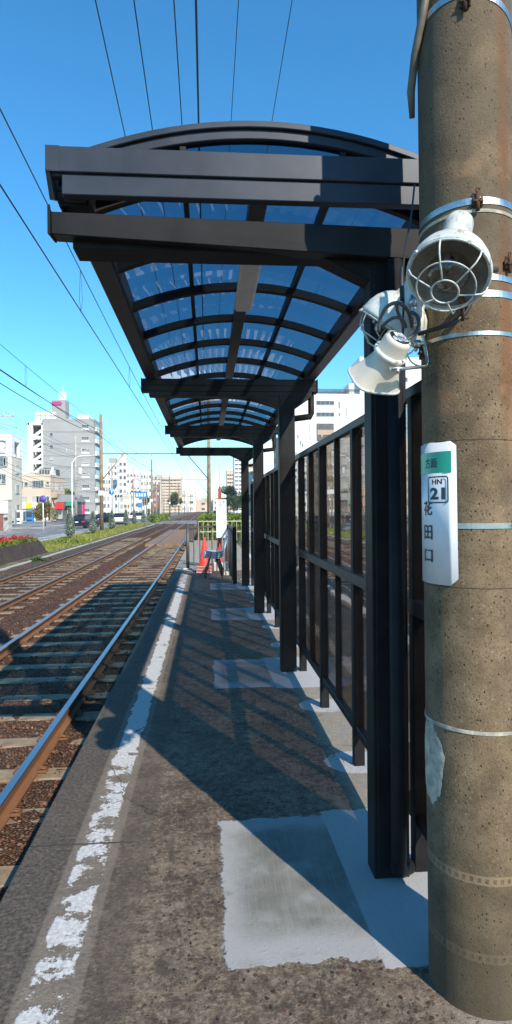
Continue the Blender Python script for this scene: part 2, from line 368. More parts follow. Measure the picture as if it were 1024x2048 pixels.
# a few transverse joints
jn = t.ma('ABSOLUTE', t.ma('SUBTRACT', t.ma('MODULO', t.ma('ADD', t.ma('ADD', y, t.ma('MULTIPLY', t.ma('SUBTRACT', n1, .5), .03)), 20), 2.7), 1.35))
base = t.mix(t.ma('MULTIPLY', t.ma('SUBTRACT', 1, t.ss(jn, 0.003, 0.009)), t.ma('SUBTRACT', 1, t.ss(x, -0.36, -0.33))), base, (0.05, 0.045, 0.04))
t.col(base); smooth = t.ma('MAXIMUM', patch, t.ma('MAXIMUM', strip, line))
h = t.ma('ADD', t.ma('MULTIPLY', sq, 0.3), t.ma('MULTIPLY', pk, 0.35)); h = t.ma('ADD', h, t.ma('ADD', t.ma('MULTIPLY', n3, 0.35), t.ma('MULTIPLY', n2, 0.5)))
h = t.ma('ADD', t.ma('MULTIPLY', h, t.ma('SUBTRACT', 1, t.ma('MULTIPLY', smooth, 0.85))), t.ma('ADD', t.ma('MULTIPLY', smooth, 0.6), t.ma('MULTIPLY', t.ma('MULTIPLY', strip, bru), 0.12)))
t.bump(h, 1.0, 0.010); t.set(0.86, spec=0.3); M['platform'] = t.m
# ---- paved ground past the platform railing
t = NT('tile_paving'); br = t.n('ShaderNodeTexBrick'); t.lk(t.P(), br.inputs['Vector'])
br.inputs['Scale'].default_value = 1.0; br.inputs['Brick Width'].default_value = 0.45; br.inputs['Row Height'].default_value = 0.3; br.inputs['Mortar Size'].default_value = 0.012
br.inputs['Color1'].default_value = (0.30, 0.25, 0.19, 1); br.inputs['Color2'].default_value = (0.36, 0.30, 0.23, 1); br.inputs['Mortar'].default_value = (0.16, 0.13, 0.10, 1)
t.col(t.mix(t.ma('MULTIPLY', t.noise(2, 4), 0.5), br.outputs[0], (0.24, 0.20, 0.15))); t.set(0.85); M['tile_paving'] = t.m
# ---- ballast
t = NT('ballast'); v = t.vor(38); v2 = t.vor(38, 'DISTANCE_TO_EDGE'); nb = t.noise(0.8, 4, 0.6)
sc_ = t.n('ShaderNodeSeparateColor'); t.lk(v['Color'], sc_.inputs[0])
c = t.mix(sc_.outputs[0], (0.095, 0.045, 0.026), (0.26, 0.145, 0.09)); c = t.mix(t.ma('GREATER_THAN', sc_.outputs[1], 0.97), c, (0.25, 0.20, 0.17))
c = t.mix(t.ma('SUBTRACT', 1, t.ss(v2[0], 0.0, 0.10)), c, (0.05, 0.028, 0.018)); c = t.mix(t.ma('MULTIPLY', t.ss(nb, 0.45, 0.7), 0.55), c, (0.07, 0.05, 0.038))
xx = t.sep()[0]; c = t.mix(t.ma('MULTIPLY', t.ss(xx, -5.4, -6.0), 0.6), c, (0.17, 0.155, 0.12))
t.col(c); t.set(0.92, spec=0.2); t.bump(t.ma('ADD', t.ss(v2[0], 0, 0.3), t.ma('MULTIPLY', sc_.outputs[2], 0.8)), 1.0, 0.03); M['ballast'] = t.m
t = NT('ballast_stone'); r = t.rnd(); c = t.mix(r, (0.07, 0.032, 0.020), (0.23, 0.120, 0.075)); c = t.mix(t.ma('GREATER_THAN', r, 0.985), c, (0.30, 0.26, 0.23)); c = t.mix(t.ma('MULTIPLY', t.noise(60, 3), 0.4), c, (0.04, 0.03, 0.025))
t.col(c); t.set(0.9, spec=0.2); M['ballast_stone'] = t.m
t = NT('sleeper'); n = t.noise(7, 5, 0.7); nn = t.noise(60, 3, 0.7)
c = t.mix(t.ss(n, 0.35, 0.7), (0.20, 0.155, 0.095), (0.32, 0.26, 0.17)); c = t.mix(t.ma('MULTIPLY', t.ss(t.noise(2.2, 4, 0.7), 0.42, 0.66), 0.85), c, (0.17, 0.10, 0.06)); c = t.mix(t.ma('MULTIPLY', t.ss(nn, 0.6, 0.8), 0.4), c, (0.10, 0.085, 0.07))
t.col(c); t.set(0.88); t.bump(nn, 0.3, 0.004); M['sleeper'] = t.m
t = NT('rail_rust'); n = t.noise(9, 5, 0.6, t.scale(t.P(), (1, 0.25, 1)))
t.col(t.mix(n, (0.085, 0.035, 0.016), (0.30, 0.145, 0.065))); t.set(0.78, 0.15); t.bump(t.noise(70, 3), 0.3, 0.002); M['rail_rust'] = t.m
t = NT('rail_top'); n = t.noise(5, 4, 0.6, t.scale(t.P(), (20, 0.4, 1)))
t.col(t.mix(n, (0.26, 0.26, 0.27), (0.46, 0.46, 0.47))); t.set(t.ma('ADD', 0.26, t.ma('MULTIPLY', n, 0.16)), 1.0); M['rail_top'] = t.m
t = NT('rail_top_dull'); n = t.noise(5, 4, 0.6, t.scale(t.P(), (20, 0.4, 1)))
t.col(t.mix(n, (0.13, 0.075, 0.045), (0.34, 0.26, 0.20))); t.set(0.42, 0.6); M['rail_top_dull'] = t.m
# ---- spun-concrete pole
t = NT('pole_concrete'); x, y, z = t.sep()
ang = t.ma('ARCTAN2', x, y)
n = t.noise(7, 5, 0.65); f = t.noise(150, 3, 0.7)
c = t.mix(t.ss(n, 0.3, 0.7), (0.105, 0.073, 0.041), (0.215, 0.152, 0.088))
c = t.mix(t.ma('MULTIPLY', t.ss(f, 0.55, 0.75), 0.45), c, (0.32, 0.25, 0.165))
c = t.mix(t.ma('MULTIPLY', t.ss(f, 0.46, 0.34), 0.8), c, (0.06, 0.045, 0.03))
vv = t.vor(95, 'F1', t.scale(t.P(), (1, 1, 0.7))); scc = t.n('ShaderNodeSeparateColor'); t.lk(vv['Color'], scc.inputs[0])
pit = t.ma('MULTIPLY', t.ma('SUBTRACT', 1, t.ss(vv['Distance'], 0.16, 0.32)), t.ma('GREATER_THAN', scc.outputs[0], t.ma('ADD', 0.68, t.ma('MULTIPLY', t.noise(4, 3), 0.3))))
c = t.mix(pit, c, (0.035, 0.025, 0.018))
chip = t.ma('MULTIPLY', t.ma('SUBTRACT', 1, t.ss(vv['Distance'], 0.1, 0.25)), t.ma('LESS_THAN', scc.outputs[0], 0.10))
c = t.mix(t.ma('MULTIPLY', chip, 0.6), c, (0.40, 0.32, 0.22))
stk = t.noise(1.0, 5, 0.7, t.scale(t.P(), (16, 16, 0.9)))
c = t.mix(t.ma('MULTIPLY', t.ss(stk, 0.5, 0.75), 0.45), c, (0.08, 0.062, 0.042))
# rust run down the street side, upper half
ra = t.ma('ABSOLUTE', t.ma('SUBTRACT', ang, 2.93))
rs = t.ma('MULTIPLY', t.ma('SUBTRACT', 1, t.ss(t.ma('ADD', ra, t.ma('MULTIPLY', n, 0.12)), 0.08, 0.34)), t.ss(z, 1.5, 2.2))
c = t.mix(t.ma('MULTIPLY', rs, 0.75), c, (0.17, 0.062, 0.018))
c = t.mix(t.ma('MULTIPLY', t.ma('MULTIPLY', t.ss(z, 1.95, 2.5), t.ss(t.noise(2.5, 3), 0.2, 0.6)), 0.7), c, (0.085, 0.068, 0.045))
# darker towards the foot; old tape marks
c = t.mix(t.ma('MULTIPLY', t.ss(t.ma('ADD', z, t.ma('MULTIPLY', n, 0.3)), 0.95, 0.2), 0.75), c, (0.060, 0.048, 0.030))
for zz, a in ((0.42, 0.38), (0.185, 0.12)):
    d = t.ma('ABSOLUTE', t.ma('SUBTRACT', t.ma('ADD', z, t.ma('MULTIPLY', n, 0.008)), zz)); band = t.ma('SUBTRACT', 1, t.ss(d, 0.013, 0.016))
    chk = t.ma('MULTIPLY', t.ma('GREATER_THAN', t.ma('SINE', t.ma('MULTIPLY', ang, 46)), 0.1), t.ma('SUBTRACT', 1, t.ss(d, 0.006, 0.008)))
    c = t.mix(t.ma('MULTIPLY', t.ma('MULTIPLY', band, t.ma('SUBTRACT', 1, chk)), a * 0.8), c, (0.42, 0.30, 0.19))
for zz in (1.905, 2.62):
    d = t.ma('ABSOLUTE', t.ma('SUBTRACT', t.ma('ADD', z, t.ma('MULTIPLY', n, 0.06)), zz)); c = t.mix(t.ma('MULTIPLY', t.ma('SUBTRACT', 1, t.ss(d, 0.015, 0.05)), t.ma('MULTIPLY', t.ss(t.noise(9, 4), 0.45, 0.62), 0.45)), c, (0.33, 0.19, 0.10))
for zz in (1.305, 1.757):
    d = t.ma('ABSOLUTE', t.ma('SUBTRACT', t.ma('ADD', z, t.ma('MULTIPLY', n, 0.010)), zz)); c = t.mix(t.ma('SUBTRACT', 1, t.ss(d, 0.001, 0.0022)), c, (0.05, 0.035, 0.025))
# filler smear near the screen side
pa = t.ma('ABSOLUTE', t.ma('SUBTRACT', t.ma('ADD', ang, t.ma('MULTIPLY', t.noise(30, 4, .7), 0.25)), 2.62 - 6.2832 * 0 ))
t.col(c); t.set(0.85, spec=0.3)
t.bump(t.ma('SUBTRACT', t.ma('ADD', f, t.ma('MULTIPLY', n, 0.5)), pit), 0.6, 0.004); M['pole_concrete'] = t.m
mk('filler', (0.40, 0.38, 0.31), 0.9, 0, 0.2, 25, 0.4, 90)

# ------------------------------------------------------------------ setting
RX = (-1.33, -2.765, -4.05, -5.485)            # rails, right to left
g = MB().box(-320, 320, -120, 700, -2.0, -0.56).build('ground', M['ground']); struct(g)
# ballast bed with uneven surface
mb = MB(); nx, ny = 46, 150
xs = [-8.0 + (7.5) * i / nx for i in range(nx + 1)]; ys = [-6 + 66 * (j / ny) ** 1.5 for j in range(ny + 1)]
def bal(x, y):
    h = 0.03 * mnoise.noise(Vector((x * 3, y * 3, 0))) + 0.016 * mnoise.noise(Vector((x * 11, y * 11, 3)))
    return -0.438 + h + (0.05 * max(0, -6.1 - x) if x < -6.1 else 0)
mb.add([(x, y, bal(x, y)) for y in ys for x in xs], [(j * (nx + 1) + i, j * (nx + 1) + i + 1, (j + 1) * (nx + 1) + i + 1, (j + 1) * (nx + 1) + i) for j in range(ny) for i in range(nx)], 0, True)
mb.add([(-8, 60, -.44), (-.5, 60, -.44), (-.5, 900, -.44), (-8, 900, -.44)], [(0, 1, 2, 3)])
struct(mb.build('track_bed', M['ballast']))
# loose stones
mb = MB()
def stone(x, y, z, s):
    vs = []
    for k in range(6):
        d = [(1, 0, 0), (-1, 0, 0), (0, 1, 0), (0, -1, 0), (0, 0, .7), (0, 0, -.7)][k]
        vs.append(Vector(d) * s * random.uniform(0.6, 1.1))
    m = Matrix.Rotation(random.uniform(0, 6.28), 3, Vector((random.random(), random.random(), random.random() + .1)).normalized())
    mb.add([m @ v + Vector((x, y, z)) for v in vs], [(0, 2, 4), (2, 1, 4), (1, 3, 4), (3, 0, 4), (2, 0, 5), (1, 2, 5), (3, 1, 5), (0, 3, 5)])
SP = 0.66
for i in range(26000):
    x = random.uniform(-6.6, -0.9); y = 2.2 + 24 * random.random() ** 1.7
    q = ((y - 4.80 + SP / 2) % SP) - SP / 2
    if abs(q) < 0.12 and (abs(x + 2.05) < 1.0 or abs(x + 4.77) < 1.0) and random.random() < 0.72: continue
    if min(abs(x - r) for r in RX) < 0.075: continue
    stone(x, y, bal(x, y) + 0.006, random.uniform(0.010, 0.026))
tag(mb.build('ballast_stones', M['ballast_stone']), 'reddish brown ballast stones lying between the sleepers and rails', 'ballast', kind='stuff')
# sleepers
bmS = bmesh.new()
mb = MB(); pr = [(-0.11, -0.12), (0.11, -0.12), (0.105, 0.0), (0.09, 0.012), (-0.09, 0.012), (-0.105, 0.0)]
mb.prism(pr, 0, -1.02, 1.02)
sl0 = None
for tx, y0, y1 in ((-2.05, 2.16, 33.5), (-4.77, 2.5, 44)):
    y = y0
    while y < y1:
        if sl0 is None: o = sl0 = mb.build('sleeper', M['sleeper'])
        else: o = sl0.copy(); S.collection.objects.link(o)
        o.location = (tx + random.uniform(-.02, .02), y + random.uniform(-.02, .02), -0.436 + random.uniform(-.010, .004)); o.rotation_euler[2] = random.uniform(-.012, .012)
        near = tx > -3
        tag(o, 'pale concrete sleeper half sunk in brown ballast under the %s' % ('track beside the platform' if near else 'far track by the grass verge'), 'railway sleeper', 'sleepers under the %s track' % ('near' if near else 'far'))
        y += SP
# rails: foot, web, head; polished running surface is a part
rn = ['rusty rail with bright top, nearest the platform edge', 'second rail from the platform, left rail of the near track', 'third rail from the platform, right rail of the far track', 'leftmost rusty rail, beside the grass verge']
for rx, lb in zip(RX, rn):
    rt = thing('rail', lb, 'rail', (rx, 0, -0.415))
    p = [(-.06, 0), (.06, 0), (.06, .012), (.012, .026), (.010, .078), (.032, .086), (.033, .108), (-.033, .108), (-.032, .086), (-.010, .078), (-.012, .026), (-.06, .012)]
    MB().prism([(a, b) for a, b in p], 1, -6, 700).build('rail_web', M['rail_rust'], rt)
    MB().prism([(-.031, .108), (.031, .108), (.027, .115), (-.027, .115)], 1, -6, 700).build('running_surface', M['rail_top'] if rx > -3 else M['rail_top_dull'], rt)
    c0 = None
    y = 2.16
    while y < 16 and rx > -3:
        for sx in (-1, 1):
            if c0 is None:
                c0 = MB().box(-.035, .035, -.03, .03, 0, .018).tube([(-.03, -.02, .02), (-.01, -.02, .035), (.02, -.02, .03), (.03, .02, .02), (-.02, .02, .03)], .007, 6).build('rail_clip', M['rail_rust'], rt, 0.004)
                o = c0
            else: o = c0.copy(); S.collection.objects.link(o)
            o.location = (sx * .085, y, .0); o.rotation_euler[2] = 0 if sx > 0 else pi
        y += SP
# crossing decks
for x0, x1 in ((-1.26, -0.75), (-2.69, -1.41)):
    pass
mb = MB(); 
for a, b in ((-1.26, -0.86), (-2.69, -1.41), (-3.3, -2.84)):
    mb.box(a, b, 33.5, 56, -0.6, -0.312)
struct(mb.build('crossing_deck', M['deck_brown']))
mb = MB()
for a, b in ((-1.26, 12), (-2.69, -1.41), (-3.97, -2.84), (-5.41, -4.13), (-30, -5.56)):
    mb.box(a, b, 82, 98, -0.6, -0.318)
struct(mb.build('road_crossing', M['asphalt']))
# verge, streets, pavements
mb = MB(); nyv = 60
def vz(x, y): return -0.40 + 0.05 * sin(min(1, max(0, (-6.6 - x) / 3.2)) * pi) + 0.02 * mnoise.noise(Vector((x * 2, y, 1)))
vx = [-9.9, -9.4, -8.6, -7.8, -7.1, -6.75]; vy = [-6 + 86 * j / nyv for j in range(nyv + 1)]
mb.add([(x, y, vz(x, y)) for y in vy for x in vx], [(j * 6 + i, j * 6 + i + 1, (j + 1) * 6 + i + 1, (j + 1) * 6 + i) for j in range(nyv) for i in range(5)], 0, True)
struct(mb.build('verge', mk('verge_soil', (0.14, 0.125, 0.06), 0.95, 0, 0.3, 1.5, 0.4, 15)))
mb = MB()
for i in range(26000):
    y = 18 + 62 * random.random() ** 1.25; x = random.uniform(-9.8, -6.95 - 0.25 * random.random())
    if y < 29 and x > -7.9: continue
    if mnoise.noise(Vector((x * .7, y * .35, 5))) < -0.25 and random.random() < 0.8: continue
    h = random.uniform(.04, .11) * (1 + y / 60); w = 0.008 * (1 + y / 14); a = random.uniform(0, pi); z = vz(x, y) - .01
    dx, dy = cos(a) * w, sin(a) * w; lx, ly = random.gauss(0, .03), random.gauss(0, .03)
    mb.add([(x - dx, y - dy, z), (x + dx, y + dy, z), (x + lx, y + ly, z + h)], [(0, 1, 2)])
tag(mb.build('grass', M['grass_green']), 'yellow green grass on the verge between the far track and the street', 'grass', kind='stuff')
mb = MB(); mb.box(-10.15, -9.92, -6, 80, -0.8, -0.33); mb.box(-6.72, -6.6, -6, 80, -0.8, -0.37)
struct(mb.build('kerb', M['kerb_block']))
struct(MB().box(-24, -10.15, -20, 700, -0.9, -0.46).build('road', M['asphalt']))
struct(MB().box(-60, -24, 40, 108, -0.9, -0.47).box(-30, -24, -20, 40, -.9, -.47).build('side_street', M['asphalt']))
mb = MB(); mb.box(-21, -17.2, -20, 58, -0.9, -0.34); mb.box(-21, -17.2, 68, 700, -0.9, -0.34); 
struct(mb.build('pavement', M['pavement']))
mb = MB()
for k in range(22):                                   # hatching beside the verge
    y = 20 + k * 1.9; mb.add([(-10.3, y, -.456), (-10.3, y + .5, -.456), (-11.8, y + 1.6, -.456), (-11.8, y + 1.1, -.456)], [(0, 1, 2, 3)])
mb.add([(-11.95, 10, -.455), (-11.8, 10, -.455), (-11.8, 300, -.455), (-11.95, 300, -.455)], [(0, 1, 2, 3)])
mb.add([(-16.8, -10, -.456), (-16.65, -10, -.456), (-16.65, 58, -.456), (-16.8, 58, -.456)], [(0, 1, 2, 3)])
for k in range(40): mb.add([(-14.3, 5 + k * 8, -.456), (-14.15, 5 + k * 8, -.456), (-14.15, 9 + k * 8, -.456), (-14.3, 9 + k * 8, -.456)], [(0, 1, 2, 3)])
struct(mb.build('road_markings', M['paint_white']))
struct(MB().box(1.35, 14, -20, 700, -0.9, -0.40).build('road', M['asphalt']))
struct(MB().box(14, 19, -20, 700, -0.9, -0.27).build('pavement', M['pavement']))
mb = MB()
for k in range(40): mb.add([(4.6, 2 + k * 8, -.396), (4.75, 2 + k * 8, -.396), (4.75, 6 + k * 8, -.396), (4.6, 6 + k * 8, -.396)], [(0, 1, 2, 3)])
mb.add([(1.65, -10, -.396), (1.8, -10, -.396), (1.8, 80, -.396), (1.65, 80, -.396)], [(0, 1, 2, 3)])
mb.add([(7.9, -10, -.396), (8.05, -10, -.396), (8.05, 80, -.396), (7.9, 80, -.396)], [(0, 1, 2, 3)])
mb.add([(2.2, 34, -.396), (3.4, 40, -.396), (3.7, 40, -.396), (2.4, 34, -.396)], [(0, 1, 2, 3)])
struct(mb.build('road_markings', M['paint_white']))
# platform
struct(MB().prism([(-.83, 0), (1.30, 0), (1.30, -.9), (-.76, -.9), (-.76, -.09), (-.83, -.07)], 1, -8, 15.6).build('platform', M['platform'], bevel=0.008, bseg=2))
struct(MB().prism([(-.83, -.002), (1.30, -.002), (1.30, -.9), (-.80, -.9)], 1, 15.6, 30.5).build('paved_ramp', M['tile_paving']))
# ------------------------------------------------------------------ canopy
B, BW, BF = M['bronze'], M['bronze_warm'], M['bronze_fascia']
can = thing('platform_canopy', 'dark bronze platform canopy with curved blue translucent roof on four posts', 'canopy', (0.76, 7.5, 0))
off = Vector(can.location)
def cb(mb, name, mat, bevel=0.0, parent=None):
    mb.v = [tuple(Vector(v) - off) for v in mb.v]
    o = mb.build(name, mat, parent or can, bevel)
    return o
XL, XR, XC, HW = -0.57, 1.05, 0.24, 0.81
def zr(x, top=0.0): return 3.035 + top - 0.185 * ((x - XC) / HW) ** 2
PY = [2.56, 5.86, 9.16, 12.44]
Y0, Y1 = 2.475, 12.62
for i, py in enumerate(PY):
    mb = MB(); mb.box(0.685, 0.835, py, py + .115, -0.02, 2.62)
    mb.box(0.700, 0.820, py - .004, py + .119, 0, 2.6)
    post = cb(mb, 'post', B, 0.004)
    # cross beam: hollow section with end cap and haunch
    mb = MB()
    if i == 0: mb.box(-.53, 1.0, py, py + .13, 2.597, 2.655)
    else: mb.box(XL - .022, 1.045, py, py + .13, 2.645, 2.752); mb.box(-.53, 1.0, py + .004, py + .126, 2.60, 2.6452); mb.box(XL - .020, 1.03, py - .006, py, 2.70, 2.76)
    mb.prism([(0.46, 2.602), (0.70, 2.49), (0.84, 2.49), (1.0, 2.602)], 1, py + .004, py + .111)
    cb(mb, 'cross_beam', B, 0.004)
    if i: 
     for ca, cc in ((XL - .032, XL - .023), (1.046, 1.056)): cb(MB().box(ca, cc, py - .008, py + .135, 2.638, 2.765), 'end_cap', B, 0.003)
    for bx, bz in ((.58, 2.575), (.90, 2.575), (.72, 2.52)): cb(MB().lathe([(.001, .006), (.008, .006), (.010, .002), (.010, 0)], 6, 0, frame((bx, py + .004, bz), (0, -1, 0))), 'bolt', B)
    # rain pipe beside the post
    mb = MB()
    if i == 0:
        mb.tube([(.775, py - .045, 2.56), (.775, py - .045, 0.12), (.775, py - .04, 0.06), (.80, py + .0, 0.035), (.84, py + .03, 0.03)], .033, 16)
        mb.box(.745, .81, py - .05, py, .55, .57); mb.box(.745, .81, py - .05, py, 1.05, 1.07)
    else:
        mb.tube([(1.0, py + .06, 2.66), (1.0, py + .06, 2.45), (.99, py + .06, 2.42), (.84, py + .06, 2.40)], .030, 12)
    cb(mb, 'downpipe', B)
mb = MB()
for s, (a, b) in (('l', (XL - .005, -0.455)), ('r', (0.94, XR))):
    o = MB().box(a, b, Y0 + .04, Y1, 2.79, 2.895); 
    o.box(a + .012, b - .012, Y0 + .04, Y1, 2.765, 2.792)
    cb(o, 'eave_beam', BW, 0.004)
# ribs
n = 15; ry = [Y0 + .43 - .656 + .656 * k for k in range(1, 17)]
seg = 22
def arc(mb, y0, y1, z0, z1, xa=-0.54, xb=1.02):
    X = [xa + (xb - xa) * k / seg for k in range(seg + 1)]; vs = []
    for x in X:
        sl = Vector((2 * 0.185 * (x - XC) / HW ** 2, 1)).normalized()
        for y in (y0, y1):
            for z in (z0, z1): vs.append((x + sl.x * z, y, zr(x) + sl.y * z))
    fs = []
    for k in range(seg):
        a = 4 * k; b = a + 4
        fs += [(a, b, b + 1, a + 1), (a + 2, a + 3, b + 3, b + 2), (a, a + 2, b + 2, b), (a + 1, b + 1, b + 3, a + 3)]
    fs += [(0, 1, 3, 2), (4 * seg, 4 * seg + 2, 4 * seg + 3, 4 * seg + 1)]
    mb.add(vs, fs)
yk = PY[0] + .10
while yk < Y1 - .1:
    mb = MB(); arc(mb, yk, yk + .040, -0.098, -0.046); cb(mb, 'roof_rib', B, 0.003); yk += 0.656
mb = MB(); arc(mb, Y0 + .02, Y0 + .09, 0.042, 0.068, -0.555, 1.035); arc(mb, Y0 + .035, Y0 + .08, 0.003, 0.0415, -0.555, 1.035)
cb(mb, 'gable_arch', BF, 0.003)
mb = MB(); arc(mb, Y1 - .08, Y1, -0.05, 0.06, -0.555, 1.035); cb(mb, 'gable_arch', B, 0.003)
cb(MB().box(.20, .28, Y0 + .04, Y1 - .1, 2.905, 2.965), 'ridge_beam', BW, 0.003)
for px in (-.085, .565): cb(MB().box(px - .012, px + .012, Y0 + .04, Y1 - .1, zr(px) - .060, zr(px) - .006), 'purlin', B)
# roof sheet panels
pxs = [-0.52, -.085, .24, .565, 1.0]
ys_ = [Y0 + .05]; yk = PY[0] + .12
while yk < Y1 - .1: ys_.append(yk); yk += .656
ys_.append(Y1 - .06)
for j in range(len(ys_) - 1):
    mb = MB()
    for a, b in zip(pxs[:-1], pxs[1:]):
        for k in range(5):
            x0_ = a + (b - a) * k / 5; x1_ = a + (b - a) * (k + 1) / 5
            mb.add([(x0_, ys_[j], zr(x0_)), (x1_, ys_[j], zr(x1_)), (x1_, ys_[j + 1], zr(x1_)), (x0_, ys_[j + 1], zr(x0_))], [(0, 1, 2, 3)], 0, True)
    cb(mb, 'roof_sheet', M['roof_sheet'])
# end fascia and gutter
mb = MB(); mb.box(-.585, 1.07, Y0 - .045, Y0, 2.838, 2.936); mb.box(-.545, 1.06, Y0 - .033, Y0 + .01, 2.757, 2.836)
mb.box(-.585, 1.06, Y0 - .030, Y0 + .01, 2.828, 2.840)
cb(mb, 'end_fascia', BF, 0.003)
mb = MB(); mb.prism([(Y0 - .048, 2.842), (Y0 - .048, 2.936), (Y0 + .16, 2.936), (Y0 + .16, 2.82), (Y0 + .02, 2.76)], 0, -.603, -.587); mb.box(-.600, -.55, Y0 - .047, Y0 - .0455, 2.838, 2.9365)
cb(mb, 'fascia_end_cap', BF, 0.003)
mb = MB(); mb.tube([(-.56, Y0 + .03, 2.80), (-.565, Y0 + .05, 2.775), (-.555, Y0 + .09, 2.75)], .018, 8); mb.box(-.575, -.46, Y0 + .05, Y0 + .21, 2.752, 2.788)
cb(mb, 'gutter_outlet', B)
GL = [(-.60, 2.630, 2.716), (1.04, 2.556, 2.684)]
mb = MB(); gy = PY[0]
vs = []
for gx, z0_, z1_ in GL: vs += [(gx, gy - .058, z0_), (gx, gy + .045, z0_ + .012), (gx, gy + .045, z1_), (gx, gy - .064, z1_)]
mb.add(vs, [(0, 1, 2, 3), (4, 7, 6, 5), (0, 4, 5, 1), (1, 5, 6, 2), (2, 6, 7, 3), (3, 7, 4, 0)]); cb(mb, 'sloping_gutter', B, .003)
mb = MB(); mb.prism([(gy - .07, 2.625), (gy + .05, 2.64), (gy + .05, 2.735), (gy + .02, 2.72), (gy - .05, 2.72), (gy - .07, 2.742)], 0, -.612, -.601); cb(mb, 'gutter_end', B, .002)
# lamp under the ridge
lt = thing('batten_light', 'unlit white cover batten light hanging under the canopy ridge', 'light fitting', (.235, 3.5, 2.78))
MB().box(-.055, .055, -.42, .42, 0, .05).build('light_cover', M['lamp_cover'], lt, 0.015, )
MB().box(-.045, .045, -.43, .43, .05, .10).box(-.03, .03, -.445, -.40, .012, .07).build('housing', M['cream'], lt, 0.004)

# ------------------------------------------------------------------ tinted glass screen
FX = 0.90
scr = thing('glass_screen', 'dark bronze framed screen of tinted glass along the road side of the platform', 'glass screen', (FX, 7, 0))
def sb(mb, name, mat, bevel=0.0):
    mb.v = [(v[0] - FX, v[1] - 7, v[2]) for v in mb.v]; return mb.build(name, mat, scr, bevel)
FY = [2.62 + 1.0933 * k - 0 for k in range(0, 10)]
FY = [FY[0] - 0] + FY[1:]
sb(MB().box(FX - .025, FX + .022, 2.2, FY[-1], 2.02, 2.07), 'top_rail', BW, .004)
sb(MB().box(FX - .035, FX + .03, 2.2, FY[-1], 1.09, 1.155), 'middle_rail', BW, .004)
sb(MB().box(FX - .025, FX + .022, 2.2, FY[-1], .195, .245), 'bottom_rail', B, .004)
for k, y in enumerate(FY):
    sb(MB().box(FX - .032, FX + .032, y - .03, y + .03, -.02, 2.022), 'screen_post', B, .003)
    if k < len(FY) - 1:
        ym = y + .547
        sb(MB().box(FX - .022, FX + .022, ym - .014, ym + .014, .245, 2.02), 'mullion', B)
        for (a, b) in ((y + .03, ym - .014), (ym + .014, y + 1.063)):
            for (c, d) in ((.245, 1.09), (1.155, 2.02)):
                sb(MB().box(FX - .003, FX + .003, a - .004, b + .004, c - .004, d + .004), 'glass_pane', M['screen_glass'])
for (a, b) in ((2.2, 2.67),):
    for (c, d) in ((.245, 1.09), (1.155, 2.02)): sb(MB().box(FX - .003, FX + .003, a, b + .004, c - .004, d + .004), 'glass_pane', M['screen_glass'])

# ------------------------------------------------------------------ big concrete pole beside the camera
PB = Vector((0.885, 1.985, 0)); LEAN = Vector((-0.012, 0.0, 1.0)); 
pol = thing('concrete_pole', 'thick brown speckled concrete pole in the right foreground wrapped with steel bands', 'utility pole', tuple(PB))
def pr_(z): return 0.167 - z / 150
def pc_(z): return Vector((LEAN.x * z, 0, z))
mb = MB(); zz = [-.4, 0, .5, 1, 1.5, 2, 2.5, 3, 4, 6, 9.2]
vs = []; sg = 96
for z in zz:
    c = pc_(z)
    for k in range(sg): a = 2 * pi * k / sg; vs.append((c.x + pr_(z) * cos(a), pr_(z) * sin(a), z))
mb.add(vs, [(i * sg + k, i * sg + (k + 1) % sg, (i + 1) * sg + (k + 1) % sg, (i + 1) * sg + k) for i in range(len(zz) - 1) for k in range(sg)], 0, True)
mb.build('shaft', M['pole_concrete'], pol)
PH0 = atan2(-PB.y, -PB.x)                              # direction of the pole's face towards the platform's near end
def onp(phi, z, d=0.0):
    """phi to the right of the near face (degrees), height z, stand-off d; local to the pole"""
    a = PH0 + radians(phi); c = pc_(z); r = pr_(z) + d
    return Vector((c.x + r * cos(a), r * sin(a), z))
def band(z, w, tilt=0.0, tdir=0.0, mat='steel', d=.0025, name='steel_band'):
    mb = MB(); vs = []
    for k in range(72):
        ph = k * 5; zt = z + tilt * cos(radians(ph - tdir))
        for q, dd in ((-w / 2, 0.0005), (-w / 2, d), (w / 2, d), (w / 2, 0.0005)): vs.append(onp(ph, zt + q, dd))
    fs = []
    for k in range(72):
        a = 4 * k; b = 4 * ((k + 1) % 72)
        fs += [(a + i, b + i, b + (i + 1) % 4, a + (i + 1) % 4) for i in range(4)]
    mb.add(vs, fs, 0, False); return mb.build(name, M[mat], pol)
band(3.06, .022, 0.055, -10); band(2.465, .020, .012, 20); band(2.435, .010, .012, 10, 'filler')
band(2.245, .018, .006, -60); band(2.195, .020); band(2.075, .012); band(1.49, .017, .0, 0); band(.862, .011, .0, 0, 'filler')
def clasp(ph, z, s=1.0):
    p = onp(ph, z, .006); n_ = (onp(ph, z, 1) - onp(ph, z, 0)).normalized(); fr = frame(p, n_)
    mb = MB(); 
    mb.tube([p + Vector((0, 0, -.028 * s)) + n_ * .006, p + Vector((0, 0, .03 * s)) + n_ * .006], .0065 * s, 8)
    t_ = Vector((0, 0, 1)).cross(n_)
    for q in (-1, 1):
        a = p + t_ * .012 * q * s
        mb.tube([a + Vector((0, 0, -.013)) , a + Vector((0, 0, .013))], .005, 6)
        mb.tube([a + t_ * q * .004 + n_ * .008, a - t_ * q * .012 + n_ * .010], .004, 6)
    mb.tube([p + Vector((0, 0, .03 * s)) + n_ * .006 + t_ * .006 * cos(a) + Vector((0, 0, .006 * sin(a) + .004)) for a in [k * .9 for k in range(7)]], .002, 5)
    return mb.build('band_clamp', M['rusty'], pol)
clasp(12, 2.47); clasp(48, 2.285, .9); clasp(3, 3.08); clasp(52, 1.49, .7); clasp(-65, 2.05, .8)
